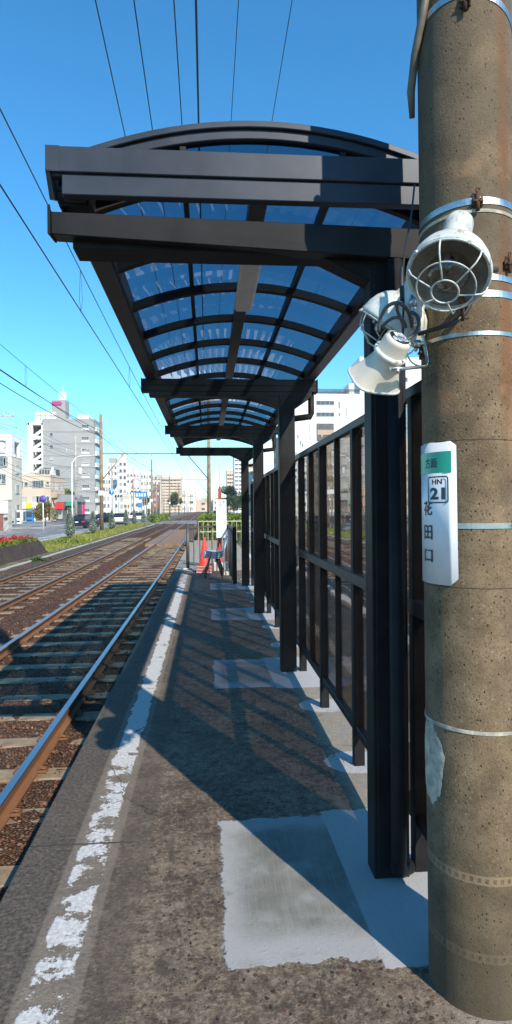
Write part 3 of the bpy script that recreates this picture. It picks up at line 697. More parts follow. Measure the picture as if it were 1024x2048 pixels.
# cable sheath hooked on the pole's far side at the top
pts = [onp(-75, 3.20, .02), onp(-80, 3.08, .022), onp(-86, 2.98, .026), onp(-92, 2.90, .022), onp(-98, 2.84, .004)]
pts = [onp(-36, 3.22, .012), onp(-50, 3.10, .014), onp(-66, 3.02, .016), onp(-82, 2.93, .022), onp(-92, 2.86, .020)]
MB().tube(pts, [.012, .013, .013, .013, .009], 10).build('cable_sheath', M['sheath'], pol)
# filler smear
mb = MB(); vs = [onp(-62, .74, .0035)]; N = 60
for q in (.3, .6, .85, 1.0):
  for k in range(N):
    a = 2 * pi * k / N; r = q * (1 + .16 * mnoise.noise(Vector((cos(a) * 2, sin(a) * 2, 2))) + .10 * mnoise.noise(Vector((cos(a) * 9, sin(a) * 9, 2))))
    vs.append(onp(-62 + 25 * cos(a) * r, .74 + .118 * sin(a) * r * (1.2 if sin(a) < 0 else 1), .0035 if q < 1 else .0008))
mb.add(vs, [(0, 1 + k, 1 + (k + 1) % N) for k in range(N)] + [(1 + j * N + k, 1 + j * N + (k + 1) % N, 1 + (j + 1) * N + (k + 1) % N, 1 + (j + 1) * N + k) for j in range(3) for k in range(N)], 0, True); mb.build('filler_patch', M['filler'], pol)

# station sheet wrapped on the pole
sgn = thing('station_sign', 'white station name sheet with green band and HN 21, wrapped around the concrete pole', 'sign', tuple(PB))
zt, zb = 1.752, 1.305
mb = MB(); cols = 40; vs = []
for k in range(cols + 1):
    ph = -104 + (104 - 15.5) * k / cols; e = -15.5 - ph
    ct = max(0, 1 - e / 7) * .016 - (0.0015 * sin(k * .35)); cbt = max(0, 1 - e / 9) * .022 
    for z in (zb + cbt, zt - ct): vs.append(onp(ph, z, .003)); vs.append(onp(ph, z, .004))
fs = []
for k in range(cols):
    a = 4 * k; b = a + 4
    fs += [(a + 1, b + 1, b + 3, a + 3), (a, a + 2, b + 2, b), (a, b, b + 1, a + 1), (a + 2, a + 3, b + 3, b + 2)]
mb.add(vs, fs, 0, True); mb.build('sheet', M['sign_white'], sgn)
def wrap_rect(p0, p1, z0, z1, d, name, mat):
    mb = MB(); K = 16; vs = []
    for k in range(K + 1):
        ph = p0 + (p1 - p0) * k / K; vs += [onp(ph, z0, d), onp(ph, z1, d)]
    mb.add(vs, [(2 * k, 2 * k + 2, 2 * k + 3, 2 * k + 1) for k in range(K)], 0, True); return mb.build(name, M[mat], sgn)
def wrap_text(body, ph, z, w, h, name, mat, bold=0.0, d=.0058):
    vs, fs = fit_text(body, w, h, bold); r = pr_(z)
    mb = MB(); mb.add([onp(ph + math.degrees(v[0] / r), z + v[1], d) for v in vs], fs); return mb.build(name, M[mat], sgn)
wrap_rect(-100, -21, 1.655, 1.722, .0050, 'green_band', 'sign_green')
wrap_text('方面', -50, 1.688, .058, .032, 'lettering', 'ink_black', .012)
wrap_text('HN', -40, 1.628, .040, .0165, 'lettering', 'ink_black', .035)
wrap_text('21', -40, 1.591, .060, .038, 'lettering', 'ink', .045)
mb = MB(); K = 40; w_, h_, r_ = .042, .0425, .010; vs = []
bp_ = []
for (sx_, sy_, a0) in ((1, 1, 0), (-1, 1, 90), (-1, -1, 180), (1, -1, 270)):
    for q in range(6): bp_.append((sx_ * (w_ - r_), sy_ * (h_ - r_), radians(a0 + 18 * q)))
    if a0 in (0, 180):
        for q in range(1, 10): bp_.append((sx_ * (w_ - r_) * (1 - 2 * q / 10), sy_ * (h_ - r_), radians(a0 + 90)))
K = len(bp_)
for cx_, cy_, a in bp_:
    for q in (r_, r_ - .0045): vs.append(onp(-40 + math.degrees((cx_ + q * cos(a)) / .157), 1.603 + cy_ + q * sin(a), .0058))
mb.add(vs, [(2 * k, 2 * k + 1, 2 * ((k + 1) % K) + 1, 2 * ((k + 1) % K)) for k in range(K)]); mb.build('number_box', M['ink'], sgn)
for ch, z in (('花', 1.545), ('田', 1.468), ('口', 1.393)):
    wrap_text(ch, -57, z, .050, .046 if ch != '口' else .040, 'lettering', 'ink_black', .022)

# ------------------------------------------------------------------ caged lamps and horn loudspeaker
def cage_lamp(name, label, rim, axis, roll_up=(0, 0, 1), cage=True):
    """rim = centre of the rim, axis = the way the lamp looks"""
    o = thing(name, label, 'lamp', tuple(rim)); A = Vector(axis).normalized(); Mx = frame((0, 0, 0), A)
    prof = [(.112, .0), (.114, .006), (.110, .010), (.108, -.004), (.100, -.030), (.086, -.055), (.066, -.074), (.052, -.084)]
    mb = MB(); mb.lathe([(.104, .004), (.114, .004), (.115, -.004), (.112, -.012), (.108, -.034), (.099, -.058), (.084, -.080), (.066, -.094), (.056, -.099), (.053, -.104), (.050, -.118), (.045, -.158), (.042, -.164), (.042, -.235), (.040, -.246), (.030, -.252), (.001, -.253)], 48, 0, Mx)
    mb.build('lamp_shade', M['enamel'], o)
    mb = MB(); mb.lathe([(.104, .003), (.101, -.028), (.087, -.055), (.067, -.074), (.04, -.084), (.001, -.088)], 48, 0, Mx); mb.build('reflector', M['enamel_inside'], o)
    mb = MB(); mb.lathe([(.020, -.080), (.026, -.06), (.050, -.035), (.060, -.010), (.056, .014), (.040, .034), (.018, .044), (.001, .046)], 32, 0, Mx); mb.build('bulb', M['bulb_glass'], o)
    mb = MB(); mb.lathe([(.001, -.03), (.006, -.03), (.006, -.075), (.001, -.075)], 10, 0, Mx); mb.tube([Mx @ Vector((.006 * cos(a), .006 * sin(a), -.02 + .002 * a)) for a in [k * .8 for k in range(14)]], .0012, 5); mb.build('filament_stem', M['rusty'], o)
    mb = MB()
    def ring(r, z, rr): mb.tube([Mx @ Vector((r * cos(2 * pi * k / 40), r * sin(2 * pi * k / 40), z)) for k in range(40)], rr, 6, closed=True)
    ring(.111, .008, .003); ring(.078, .058, .0022); ring(.036, .078, .0026)
    for k in range(6):
        a = 2 * pi * k / 6 + .52; pts = [(.111, .008), (.108, .028), (.098, .046), (.078, .058), (.036, .078)]
        mb.tube([Mx @ Vector((r * cos(a), r * sin(a), z)) for r, z in pts], .0024, 6)
    for a in (.9, 2.2, 4.0): mb.tube([Mx @ Vector((.108 * cos(a), .108 * sin(a), .0)), Mx @ Vector((.118 * cos(a), .118 * sin(a), .016))], .005, 6)
    mb.build('wire_cage', M['enamel'], o)
    return o, Mx
rim1 = at(897, 548, 1.72)
tocam = (CAM - rim1).normalized(); right = R_CAM @ Vector((1, 0, 0))
ax1 = (tocam * 0.67 + (R_CAM @ Vector((0, -1, 0))) * 0.72 + right * -0.15).normalized()
l1, m1 = cage_lamp('caged_lamp', 'white caged lamp with clear bulb facing the viewer, upper right on the concrete pole', rim1, ax1)
rim2 = at(782, 655, 2.04)
ax2 = (R_CAM @ Vector((-0.52, -0.74, -0.30))).normalized()
l2, m2 = cage_lamp('caged_lamp', 'dusty white caged lamp seen from behind, above the horn loudspeaker', rim2, ax2)
# brackets, parts of the pole hardware they are fixed with
def loc(o, p): return Vector(p) - Vector(o.location)
mb = MB(); ph = [at(925, 600, 1.80), at(925, 632, 1.80)]
mb.tube([loc(l1, at(922, 598, 1.76)), loc(l1, at(928, 606, 1.82)), loc(l1, at(930, 620, 1.90))], .010, 8)
mb.tube([loc(l1, at(925, 600, 1.81)), loc(l1, at(925, 642, 1.83))], .0055, 8); mb.tube([loc(l1, at(914, 636, 1.83)), loc(l1, at(938, 636, 1.83))], .004, 6)
mb.tube([loc(l1, at(975, 535, 1.80)), loc(l1, at(992, 540, 1.86))], .009, 8)
mb.build('bracket', M['rusty'], l1)
mb = MB(); mb.tube([loc(l2, at(826, 590, 1.92)), loc(l2, at(828, 660, 1.92))], .008, 10); mb.tube([loc(l2, at(826, 598, 1.92)), loc(l2, at(826, 612, 1.92))], .013, 6); mb.tube([loc(l2, at(827, 630, 1.92)), loc(l2, at(827, 638, 1.92))], .014, 6)
mb.tube([loc(l2, at(800, 640, 2.0)), loc(l2, at(850, 625, 1.98))], .006, 6)
mb.build('bracket', M['steel'], l2)
# horn speaker
hb = at(799, 676, 1.80); axh = (R_CAM @ Vector((-0.34, -0.64, -0.69))).normalized()
hs_ = thing('horn_loudspeaker', 'cream horn loudspeaker with rating label, hung low on the pole beside the canopy post', 'loudspeaker', tuple(hb))
Mh = frame((0, 0, 0), axh) @ Matrix.Scale(0.76, 4)
MB().lathe([(.001, -.002), (.044, -.002), (.052, .004), (.055, .014), (.057, .060), (.060, .066)], 40, 0, Mh).build('driver_body', M['cream'], hs_)
MB().lathe([(.058, .060), (.067, .062), (.069, .068), (.069, .076), (.066, .080), (.050, .082)], 40, 0, Mh).build('flange', M['enamel'], hs_)
mb = MB(); prof = [(.060, .080), (.058, .095), (.062, .115), (.070, .140), (.080, .165), (.091, .190), (.097, .200), (.100, .205), (.098, .210), (.094, .208), (.078, .165), (.055, .11), (.03, .09)]
def exh(i, a, v):
    f = min(1, max(0, (prof[i][1] - .09) / .1)); n_ = 2 + 1.6 * f; r = (abs(cos(a)) ** n_ + abs(sin(a)) ** n_) ** (-1 / n_)
    return Vector((v.x * r * (1 + .08 * f), v.y * r * (1 - .20 * f), v.z))
mb.lathe(prof, 56, 0, Mh, True, exh); mb.build('horn', M['cream'], hs_)
mb = MB(); mb.lathe([(.096 * 1, .200), (.1015, .203), (.1025, .208), (.099, .2125)], 56, 0, Mh, True, lambda i, a, v: Vector((v.x * 1.08 * (abs(cos(a)) ** 3.6 + abs(sin(a)) ** 3.6) ** (-1 / 3.6), v.y * .80 * (abs(cos(a)) ** 3.6 + abs(sin(a)) ** 3.6) ** (-1 / 3.6), v.z)))
mb.build('horn_rim', M['enamel'], hs_)
# rating label: dark disc segment, pale panel, small blocks of print
def lab(pts, d, mat, name='rating_label'):
    return MB().add([Mh @ Vector((x, y, -.002 - d)) for x, y in pts], [tuple(range(len(pts)))]).build(name, M[mat], hs_)
lab([(.041 * cos(a), .041 * sin(a)) for a in [2 * pi * k / 32 for k in range(32)]], .0006, 'ink_black')
lab([(-.031, -.024), (.014, -.024), (.014, .033), (-.020, .033), (-.031, .020)], .0012, 'sign_white')
lab([(-.020, -.002), (.006, -.002), (.006, .016), (-.020, .016)], .0018, 'ink_black')
for k in range(5): lab([(-.018, .0005 + k * .003), (.004, .0005 + k * .003), (.004, .0015 + k * .003), (-.018, .0015 + k * .003)], .0024, 'sign_white')
for k in range(4): lab([(-.026, -.008 - k * .004), (.010, -.008 - k * .004), (.010, -.0092 - k * .004), (-.026, -.0092 - k * .004)], .0018, 'ink_black')
for k in range(3): lab([(.018 + k * .006, -.02), (.021 + k * .006, -.02), (.021 + k * .006, .012 - k * .006), (.018 + k * .006, .012 - k * .006)], .0012, 'sign_white')
mb = MB(); mb.tube([Mh @ Vector((-.008 + .008 * cos(a), .025 + .006 * sin(a), -.0045)) for a in [2 * pi * k / 16 for k in range(16)]], .0006, 4, closed=True); mb.build('rating_label', M['ink_black'], hs_)
mb = MB()
def L(px, py, d): return loc(hs_, at(px + 9, py - 5, d))
mb.tube([L(772, 742, 1.80), L(800, 742, 1.82), L(842, 738, 1.90), L(846, 728, 1.91), L(838, 680, 1.92), L(826, 656, 1.92), L(815, 655, 1.90)], .0055, 6)
mb.tube([L(786, 742, 1.80), L(786, 752, 1.80)], .008, 8); mb.tube([L(822, 692, 1.90), L(850, 692, 1.94)], .007, 8); mb.tube([L(826, 686, 1.90), L(826, 700, 1.90)], .010, 8)
mb.build('mounting_bracket', M['steel'], hs_)
mb = MB(); 
for a in (.3, 2.4, 4.4): mb.tube([Mh @ Vector((.064 * cos(a), .064 * sin(a), .058)), Mh @ Vector((.064 * cos(a), .064 * sin(a), .064))], .004, 6)
mb.build('flange_screws', M['steel'], hs_)
# cables
def smooth_path(P, k=6):
    P = [Vector(p) for p in P]; out = []
    for i in range(len(P) - 1):
        p0 = P[max(i - 1, 0)]; p1 = P[i]; p2 = P[i + 1]; p3 = P[min(i + 2, len(P) - 1)]
        for j in range(k):
            t_ = j / k
            out.append(0.5 * ((2 * p1) + (p2 - p0) * t_ + (2 * p0 - 5 * p1 + 4 * p2 - p3) * t_ ** 2 + (3 * p1 - p0 - 3 * p2 + p3) * t_ ** 3))
    out.append(P[-1]); return out
def cable(label, P, r, mat='grey_cable'):
    o = MB().tube(smooth_path(P), r, 8).build('cable', M[mat]); tag(o, label, 'cable'); return o
cable('thin dark cable hanging from the canopy end down to the caged lamps', [at(829, 370, 2.3), at(823, 425, 2.2), at(812, 490, 2.0), at(806, 540, 1.90), at(807, 600, 1.86), at(806, 645, 1.86), at(806, 668, 1.85)], .0035, 'rubber')
cable('thick black sleeved cable joining the lamp cable above the loudspeaker', [at(804, 535, 1.89), at(803, 560, 1.87), at(804, 600, 1.85)], .0062, 'rubber')
cable('grey cable looping high behind the horn loudspeaker', [at(757, 664, 1.83), at(760, 640, 1.82), at(772, 616, 1.80), at(790, 606, 1.80), at(808, 612, 1.82), at(820, 632, 1.86), at(824, 655, 1.88)], .0055)
cable('grey cable looping low behind the horn loudspeaker', [at(764, 655, 1.84), at(776, 642, 1.83), at(792, 635, 1.82), at(806, 640, 1.84), at(812, 655, 1.86)], .0050)
cable('grey cable arching from the bracket back to the loudspeaker label', [at(822, 624, 1.88), at(834, 632, 1.87), at(838, 648, 1.85), at(832, 664, 1.83), at(822, 674, 1.82), at(812, 681, 1.81)], .0060)
cable('short grey cable dropping between the two loops of cable', [at(793, 606, 1.81), at(795, 622, 1.82), at(803, 640, 1.84), at(808, 655, 1.85)], .0048)
cable('black cable clipped against the pole under the caged lamps', [at(838, 668, 1.93), at(870, 658, 1.86), at(900, 648, 1.83), at(925, 632, 1.83), at(942, 606, 1.83), at(946, 590, 1.84)], .0065, 'rubber')
cable('thin pale cable looping down behind the horn loudspeaker', [at(812, 690, 1.9), at(815, 710, 1.9), at(824, 725, 1.9), at(838, 732, 1.9)], .0028, 'cream')
# ------------------------------------------------------------------ end of the platform
rg = thing('platform_railing', 'dark bronze railing closing the far end and road side of the platform', 'railing', (0, 16, 0))
def rb(mb, name, mat=None, bevel=0.0):
    mb.v = [(v[0], v[1] - 16, v[2]) for v in mb.v]; return mb.build(name, mat or M['rail_grey'], rg, bevel)
for x, y in ((-.50, 16.1), (.50, 16.1)): rb(MB().tube([(x, y, 0), (x, y, 1.14)], .042, 12), 'corner_post')
rb(MB().box(-.5, .5, 16.07, 16.13, 1.06, 1.10), 'hand_rail'); rb(MB().box(-.36, .5, 16.08, 16.12, .10, .13), 'lower_rail')
for k in range(6): rb(MB().box(-.36 + k * .155, -.335 + k * .155, 16.09, 16.115, .12, 1.06), 'baluster')
for k, y in enumerate((15.2, 14.3, 13.4)): rb(MB().tube([(.55, y, 0), (.55, y, 1.15)], .038, 12), 'side_post')
rb(MB().box(.53, .57, 12.9, 16.1, 1.08, 1.12), 'side_hand_rail')
for k in range(18): rb(MB().box(.54, .56, 13.0 + k * .17, 13.02 + k * .17, .1, 1.08), 'baluster')
rb(MB().box(.52, .60, 12.80, 12.88, 0, 1.16), 'end_post', B)
rb(MB().box(-.62, -.38, 15.98, 16.22, -.01, .03), 'post_foot', M['kerb_block'], .01)
# kerb block with stripes of shade from the railing
o = MB().box(.12, .50, 15.35, 15.60, 0, .22).build('kerb_block', M['kerb_block'], None, .02); tag(o, 'pale concrete block lying behind the stacked chairs', 'concrete block')
o = MB().box(.36, .56, 14.3, 14.5, 0, .10).build('kerb_block', M['kerb_block'], None, .02); tag(o, 'small pale concrete block at the foot of the side railing', 'concrete block')
# traffic cones: nested stack and two standing
def cone(x, y, z, label, group=None, h=.70, stripe=False):
    c = thing('traffic_cone', label, 'traffic cone', (x, y, z), random.uniform(-.1, .1), group)
    MB().box(-.19, .19, -.19, .19, 0, .022).build('cone_base', M['cone_red'], c, .008)
    MB().lathe([(.135, .022), (.125, .03), (.03, h), (.024, h + .004), (.022, h - .01), (.10, .03)], 28).build('cone_body', M['cone_red'], c)
    if stripe: MB().box(-.192, .192, -.192, .192, .006, .015).build('base_edge', M['cone_stripe'], c)
    return c
CX, CY = -.075, 15.25
for k in range(5): cone(CX, CY, k * .036, ['bottom', 'second from bottom', 'middle', 'second from top', 'topmost'][k] + ' red traffic cone in the nested stack left of the chairs', 'nested traffic cones', stripe=True)
cone(.29, 15.95, 0, 'red traffic cone standing alone behind the grey chairs')
# stop post and name board
sp = thing('stop_post', 'reddish brown steel post with thin rod standing behind the name board', 'post', (.335, 16.5, 0))
MB().box(-.045, .045, -.045, .045, 0, 2.05).prism([(-.045, 2.05), (.045, 2.05), (.02, 2.13), (-.02, 2.13)], 1, -.045, .045).build('shaft', M['brown_post'], sp)
MB().tube([(0, 0, 2.12), (0, 0, 2.45), (-.01, 0, 2.75)], .008, 6).build('rod', M['brown_post'], sp)
nb_ = thing('name_board', 'tall white board with black station name hanging in front of the brown post', 'sign', (.36, 15.9, 0))
MB().box(-.13, .13, -.015, .015, .80, 1.77).build('board', M['board_white'], nb_, .004)
def flat_text(body, x, z, w, h, y, mat, par, name='lettering', bold=0.0):
    vs, fs = fit_text(body, w, h, bold); MB().add([(x + v[0], y, z + v[1]) for v in vs], fs).build(name, M[mat], par)
for ch, z in (('花', 1.70), ('田', 1.63), ('口', 1.56)): flat_text(ch, -.02, z, .06, .055, -.018, 'ink_black', nb_)
flat_text('駅', .065, 1.715, .065, .065, -.018, 'ink_black', nb_)
MB().box(-.006, .006, -.021, -.0155, 1.43, 1.442).build('print_dot', M['ink_black'], nb_)
for s in (-1, 1): MB().tube([(.1 * s, .0, .80), (.1 * s, 0, 0)], .012, 8).build('board_leg', M['rail_grey'], nb_)
# stacked shell chairs facing left (their backs towards the road)
def chair(x, y, z, label):
    c = thing('shell_chair', label, 'chair', (x, y, z), radians(3), 'stacked shell chairs')
    prof = [(-.22, .425), (-.20, .442), (-.10, .435), (.05, .420), (.14, .425), (.20, .46), (.235, .54), (.265, .64), (.29, .73), (.30, .78), (.31, .785)]
    vs = []; K = 8
    for i, (a, h) in enumerate(prof):
        w = .22 - (.03 * max(0, (h - .6) / .2))
        for k in range(K + 1):
            u = -1 + 2 * k / K; dz = .022 * u * u if h < .5 else 0; dx = -.03 * u * u if h > .5 else 0
            vs.append((a + dx, u * w, h + dz))
    fs = [(i * (K + 1) + k, i * (K + 1) + k + 1, (i + 1) * (K + 1) + k + 1, (i + 1) * (K + 1) + k) for i in range(len(prof) - 1) for k in range(K)]
    o = MB().add(vs, fs, 0, True).build('seat_shell', M['chair_grey'], c); q = o.modifiers.new('thickness', 'SOLIDIFY'); q.thickness = .012; q.offset = 0
    MB().tube([(-.215, -.21, .436), (-.222, 0, .414), (-.215, .21, .436)], .0105, 8).build('seat_lip', M['chair_rim'], c)
    for sy in (-1, 1):
        MB().tube([(-.08, sy * .15, .415), (-.19, sy * .21, 0)], .009, 8).build('leg', M['chrome_leg'], c)
        MB().tube([(.06, sy * .15, .405), (.20, sy * .21, 0)], .009, 8).build('leg', M['chrome_leg'], c)
    MB().tube([(-.08, -.15, .412), (-.08, .15, .412)], .010, 6).tube([(.06, -.15, .405), (.06, .15, .405)], .010, 6).build('seat_frame', M['chrome_leg'], c)
for k in range(4): chair(.13 + k * .010, 14.1, k * .046, ['lowest', 'second from bottom', 'third from bottom', 'topmost'][k] + ' grey shell chair in the stack at the platform end')
# cream fence and hedge behind, dark cabinet
cf = thing('cream_fence', 'low cream rail fence in front of the green hedge past the platform', 'fence', (0, 30.2, 0))
for x in [-.42 + .23 * k for k in range(12)]: MB().box(x - .012, x + .012, -.012, .012, 0, .92).build('fence_bar', M['fence_cream'], cf)
MB().box(-.44, 2.15, -.025, .025, .90, .95).box(-.44, 2.15, -.02, .02, .40, .45).build('rail', M['fence_cream'], cf)
sg_ = thing('low_cabinet', 'dark low cabinet beside the track, left of the cream fence', 'cabinet', (-.75, 29.0, 0))
MB().box(-.20, .14, -.12, .12, 0, .62).build('case', M['rubber'], sg_, .01); MB().box(-.18, .12, -.125, -.118, .05, .57).build('door', M['rail_grey'], sg_); MB().box(-.22, .16, -.14, .14, .62, .66).build('lid', M['rail_grey'], sg_, .01)
def hedge(name, label, x0, x1, y0, y1, z0, z1, n, mat='hedge', size=.10, cat='hedge'):
    h = thing(name, label, cat, ((x0 + x1) / 2, (y0 + y1) / 2, z0)); mb = MB(); ox, oy = (x0 + x1) / 2, (y0 + y1) / 2; P = []
    for i in range(n):
        x = random.uniform(x0, x1); y = y0 + (y1 - y0) * random.random() ** 1.6; z = z0 + (z1 - z0) * (1 - random.random() ** 2) 
        z += .12 * mnoise.noise(Vector((x * 2, y * .7, 0))) * (z - z0) / (z1 - z0) * 2
        P.append((x - ox, y - oy, z - z0))
    leaves(mb, P, size); mb.build('foliage', M[mat], h)
    mb = MB()
    for i in range(8):
        x = x0 + (x1 - x0) * (i + .5) / 8; mb.tube([(x - ox, (y0 - y1) / 2 + .3, 0), (x - ox + .05, (y0 - y1) / 2 + .35, (z1 - z0) * .7)], .02, 5)
    mb.build('stems', M['trunk'], h); return h
hedge('hedge', 'bright yellow green clipped hedge behind the cream fence', -.45, 2.0, 31, 55, -.35, 1.05, 9000, size=.13)
struct(MB().box(-.62, 2.3, 30.5, 80, -.8, -.2).build('median_soil', M['ground']))
hedge('hedge', 'low green shrub bed along the far track past the conifers', -7.6, -6.7, 84, 118, -.4, .55, 2500, size=.2)
# planter with red flowers
pl = thing('flower_planter', 'dark brown stone planter at the left edge filled with red flowers', 'planter', (-7.4, 24, -.42))
mb = MB(); x0, x1 = -1.3, 0
vs = [(-1.3, -14, 0), (.25, -14, 0), (.25, 4.9, 0), (-1.3, 4.9, 0), (-1.2, -14, .62), (.0, -14, .62), (.0, 4.3, .62), (-1.2, 4.3, .62)]
mb.add(vs, [(0, 3, 2, 1), (4, 5, 6, 7), (0, 1, 5, 4), (1, 2, 6, 5), (2, 3, 7, 6), (3, 0, 4, 7)]); mb.build('planter_box', M['planter_brown'], pl, .02)
mb = MB(); P = [(random.uniform(-1.15, -.02), random.uniform(-8, 4.2), .60 + random.uniform(0, .16)) for _ in range(7000)]; leaves(mb, P, .07); mb.build('foliage', M['hedge'], pl)
mb = MB()
for _ in range(170):
    x, y = random.uniform(-1.1, -.05), random.uniform(-8, 4.0); z = .74 + random.uniform(0, .13)
    leaves(mb, [(x + random.gauss(0, .03), y + random.gauss(0, .03), z + random.gauss(0, .025)) for _ in range(14)], .06, 0, 1.1)
mb.build('flowers', M['flower_red'], pl)
# conifers on the verge
def conifer(mbf, h, w):
    mb = MB(); P = []
    for i in range(2600):
        u = random.random() ** .8; z = .12 * h + .88 * h * u; r = w * (1 - u) ** .65 * (min(1, (u + .06) * 5)) * (.75 + .35 * mnoise.noise(Vector((cos(i) * 2, z * 4, mbf))))
        a = random.uniform(0, 2 * pi); q = r * sqrt(random.random()) ; q = r * (.45 + .55 * random.random())
        q *= 1 + .25 * mnoise.noise(Vector((cos(a) * 1.5, sin(a) * 1.5, z * 3 + mbf)))
        P.append((q * cos(a), q * sin(a), z))
    leaves(mb, P, .085, 0, 2.0); return mb
cms = [conifer(s * 7.3, 1, 1) for s in range(0)]
CP = [(140, 1077, 1.95), (186, 1067, 1.75), (223.5, 1059, 1.75), (252, 1052, 1.85), (269, 1049, 1.75), (287, 1045.5, 1.75), (298, 1042.5, 2.0), (310, 1041, 1.8), (317, 1040, 2.0)]
ordn = ['first', 'second', 'third', 'fourth', 'fifth', 'sixth', 'seventh', 'eighth', 'ninth']
for i, (px, py, hh) in enumerate(CP):
    dpt = F * 1.93 / (py - 1016); p = at(px, py, dpt)
    c = thing('conifer', 'small grey green conifer, %s in the row along the grass verge counting from the planter' % ordn[i], 'conifer', (p.x, p.y, -.38), random.random() * 6, 'young conifers along the verge')
    conifer(i * 7.3, hh, .46).build('crown', M['conifer'], c); MB().tube([(0, 0, 0), (.02, 0, hh * .3), (0, .01, hh * .9)], [.04, .03, .008], 6).build('trunk', M['trunk'], c)
mb = MB()
tuft = thing('weed', 'bright green clump of weeds at the foot of the nearest conifer', 'plant', (-8.0, 36, -.36)); leaves(mb, [(random.gauss(0, .55), random.gauss(0, .8), abs(random.gauss(0, .09))) for _ in range(900)], .10); mb.build('leaves', M['hedge'], tuft)
mb = MB()
tuft = thing('weed', 'small weed growing between the planter and the far rail', 'plant', (-6.5, 24.5, -.42)); leaves(mb, [(random.gauss(0, .16), random.gauss(0, .22), abs(random.gauss(0, .07))) for _ in range(200)], .08); mb.build('leaves', M['tree_green'], tuft)

# ------------------------------------------------------------------ catenary portals and wires
def portal(Y, idx, zb=6.35, low=8.3):
    yl, xl, xr = Y, -9.1, .2
    L_ = thing('catenary_pole', 'tan pole of %s overhead line portal, on the grass verge side' % idx, 'pole', (xl, yl, -.45), 0, 'overhead line poles')
    MB().tube([(0, 0, 0), (0, 0, low + 1.9)], [.17, .13], 12).build('shaft', M['wood_pole'], L_)
    MB().box(-.22, .22, -.20, -.17, 2.6 + .6, 3.6).build('number_plate', M['board_white'], L_)
    Rr = thing('catenary_pole', 'tan pole of %s overhead line portal, on the platform side of the tracks' % idx, 'pole', (xr, yl, -.45), 0, 'overhead line poles')
    MB().tube([(0, 0, 0), (0, 0, low + 4)], [.17, .12], 12).build('shaft', M['wood_pole'], Rr)
    MB().box(-1.6, 1.3, -.05, .05, low + 2.9, low + 3.0).box(-1.2, 1.2, -.05, .05, low + 2.0, low + 2.1).build('cross_arm', M['steel_pole'], Rr)
    b = thing('catenary_beam', 'thin steel beam of %s overhead line portal spanning both tracks' % idx, 'beam', (0, yl, zb))
    MB().box(xl, xr, -.04, .04, -.04, .04).build('span', M['rail_grey'], b)
    for x0_, x1_, z0_ in ((xl + .1, xl + 1.9, -2.2), (xr - .1, xr - 1.9, -2.2)): MB().tube([(x0_, 0, z0_), (x1_, 0, -.05)], .045, 8).build('brace', M['wood_pole'] if x0_ < -5 else M['rail_grey'], b)
    for x in (-2.05, -4.77, -1.2, -6.2): MB().lathe([(.02, -.05), (.07, -.08), (.03, -.12), (.07, -.15), (.02, -.2)], 8, 0, Matrix.Translation((x, 0, 0))).build('insulator', M['insulator'], b)
nn_ = ['the nearest', 'the second', 'the third', 'the fourth', 'the fifth', 'the sixth', 'the seventh', 'the eighth']
for k in range(8): portal(55 + 49.5 * k, nn_[k])
def wire(name, label, pts, r, group, mat='wire'):
    o = MB().tube(pts, r, 4, cap=False).build(name, M[mat]); tag(o, label, 'wire', group); return o
def span_pts(x, z, ys, sag, xs=None):
    out = []
    for a, b in zip(ys[:-1], ys[1:]):
        for k in range(12):
            u = k / 12; out.append((x, a + (b - a) * u, z - 4 * sag * u * (1 - u)))
    out.append((x, ys[-1], z)); return out
YS = [-45, 5.5] + [55 + 49.5 * k for k in range(8)]
for x, lb in ((-2.05, 'near'), (-4.77, 'far')):
    wire('contact_wire', 'contact wire running straight above the %s track' % lb, [(x, -45, 4.85), (x, 5.5, 4.82), (x, 55, 4.82), (x, 420, 4.82)], .010, 'overhead line wires')
    wire('messenger_wire', 'messenger wire just above the contact wire of the %s track' % lb, span_pts(x, 5.62, YS, .35), .008, 'overhead line wires')
    for k, y in enumerate((10.5, 17, 27, 38, 47)):
        zt_ = 5.62 - 4 * .35 * ((y - 5.5) / 49.5) * (1 - (y - 5.5) / 49.5)
        d_ = MB().tube([(x, y - .02, zt_), (x - .02, y, 5.0), (x, y, 4.84)], .004, 4).tube([(x, y + .02, zt_), (x + .02, y + .05, 5.0), (x, y + .02, 4.84)], .004, 4).build('dropper', M['wire'])
        tag(d_, 'looped dropper %s along the %s track wires' % (['nearest', 'second', 'third', 'fourth', 'fifth'][k], lb), 'wire', 'droppers of the overhead line')
for k, (z, sg2) in enumerate(((8.3, .55), (7.85, .75))):
    wire('feeder_cable', '%s thick feeder cable strung on the verge side poles' % ('upper', 'lower')[k], span_pts(-9.1 + .1 * k, z, YS, sg2), .022, 'feeder cables on the left poles')
tops = [(-1.40, 8.2, .009, 'leftmost'), (-.90, 8.2, .009, 'second from left'), (-.38, 8.2, .009, 'third from left'), (-.09, 8.0, .016, 'thick fourth from left'), (.47, 8.3, .006, 'fifth from left'), (1.18, 8.3, .006, 'rightmost')]
for x, z, r, lb in tops:
    wire('overhead_wire', '%s of the six wires in the sky above the canopy' % lb, span_pts(x, z, YS, .05), r, 'wires above the canopy')

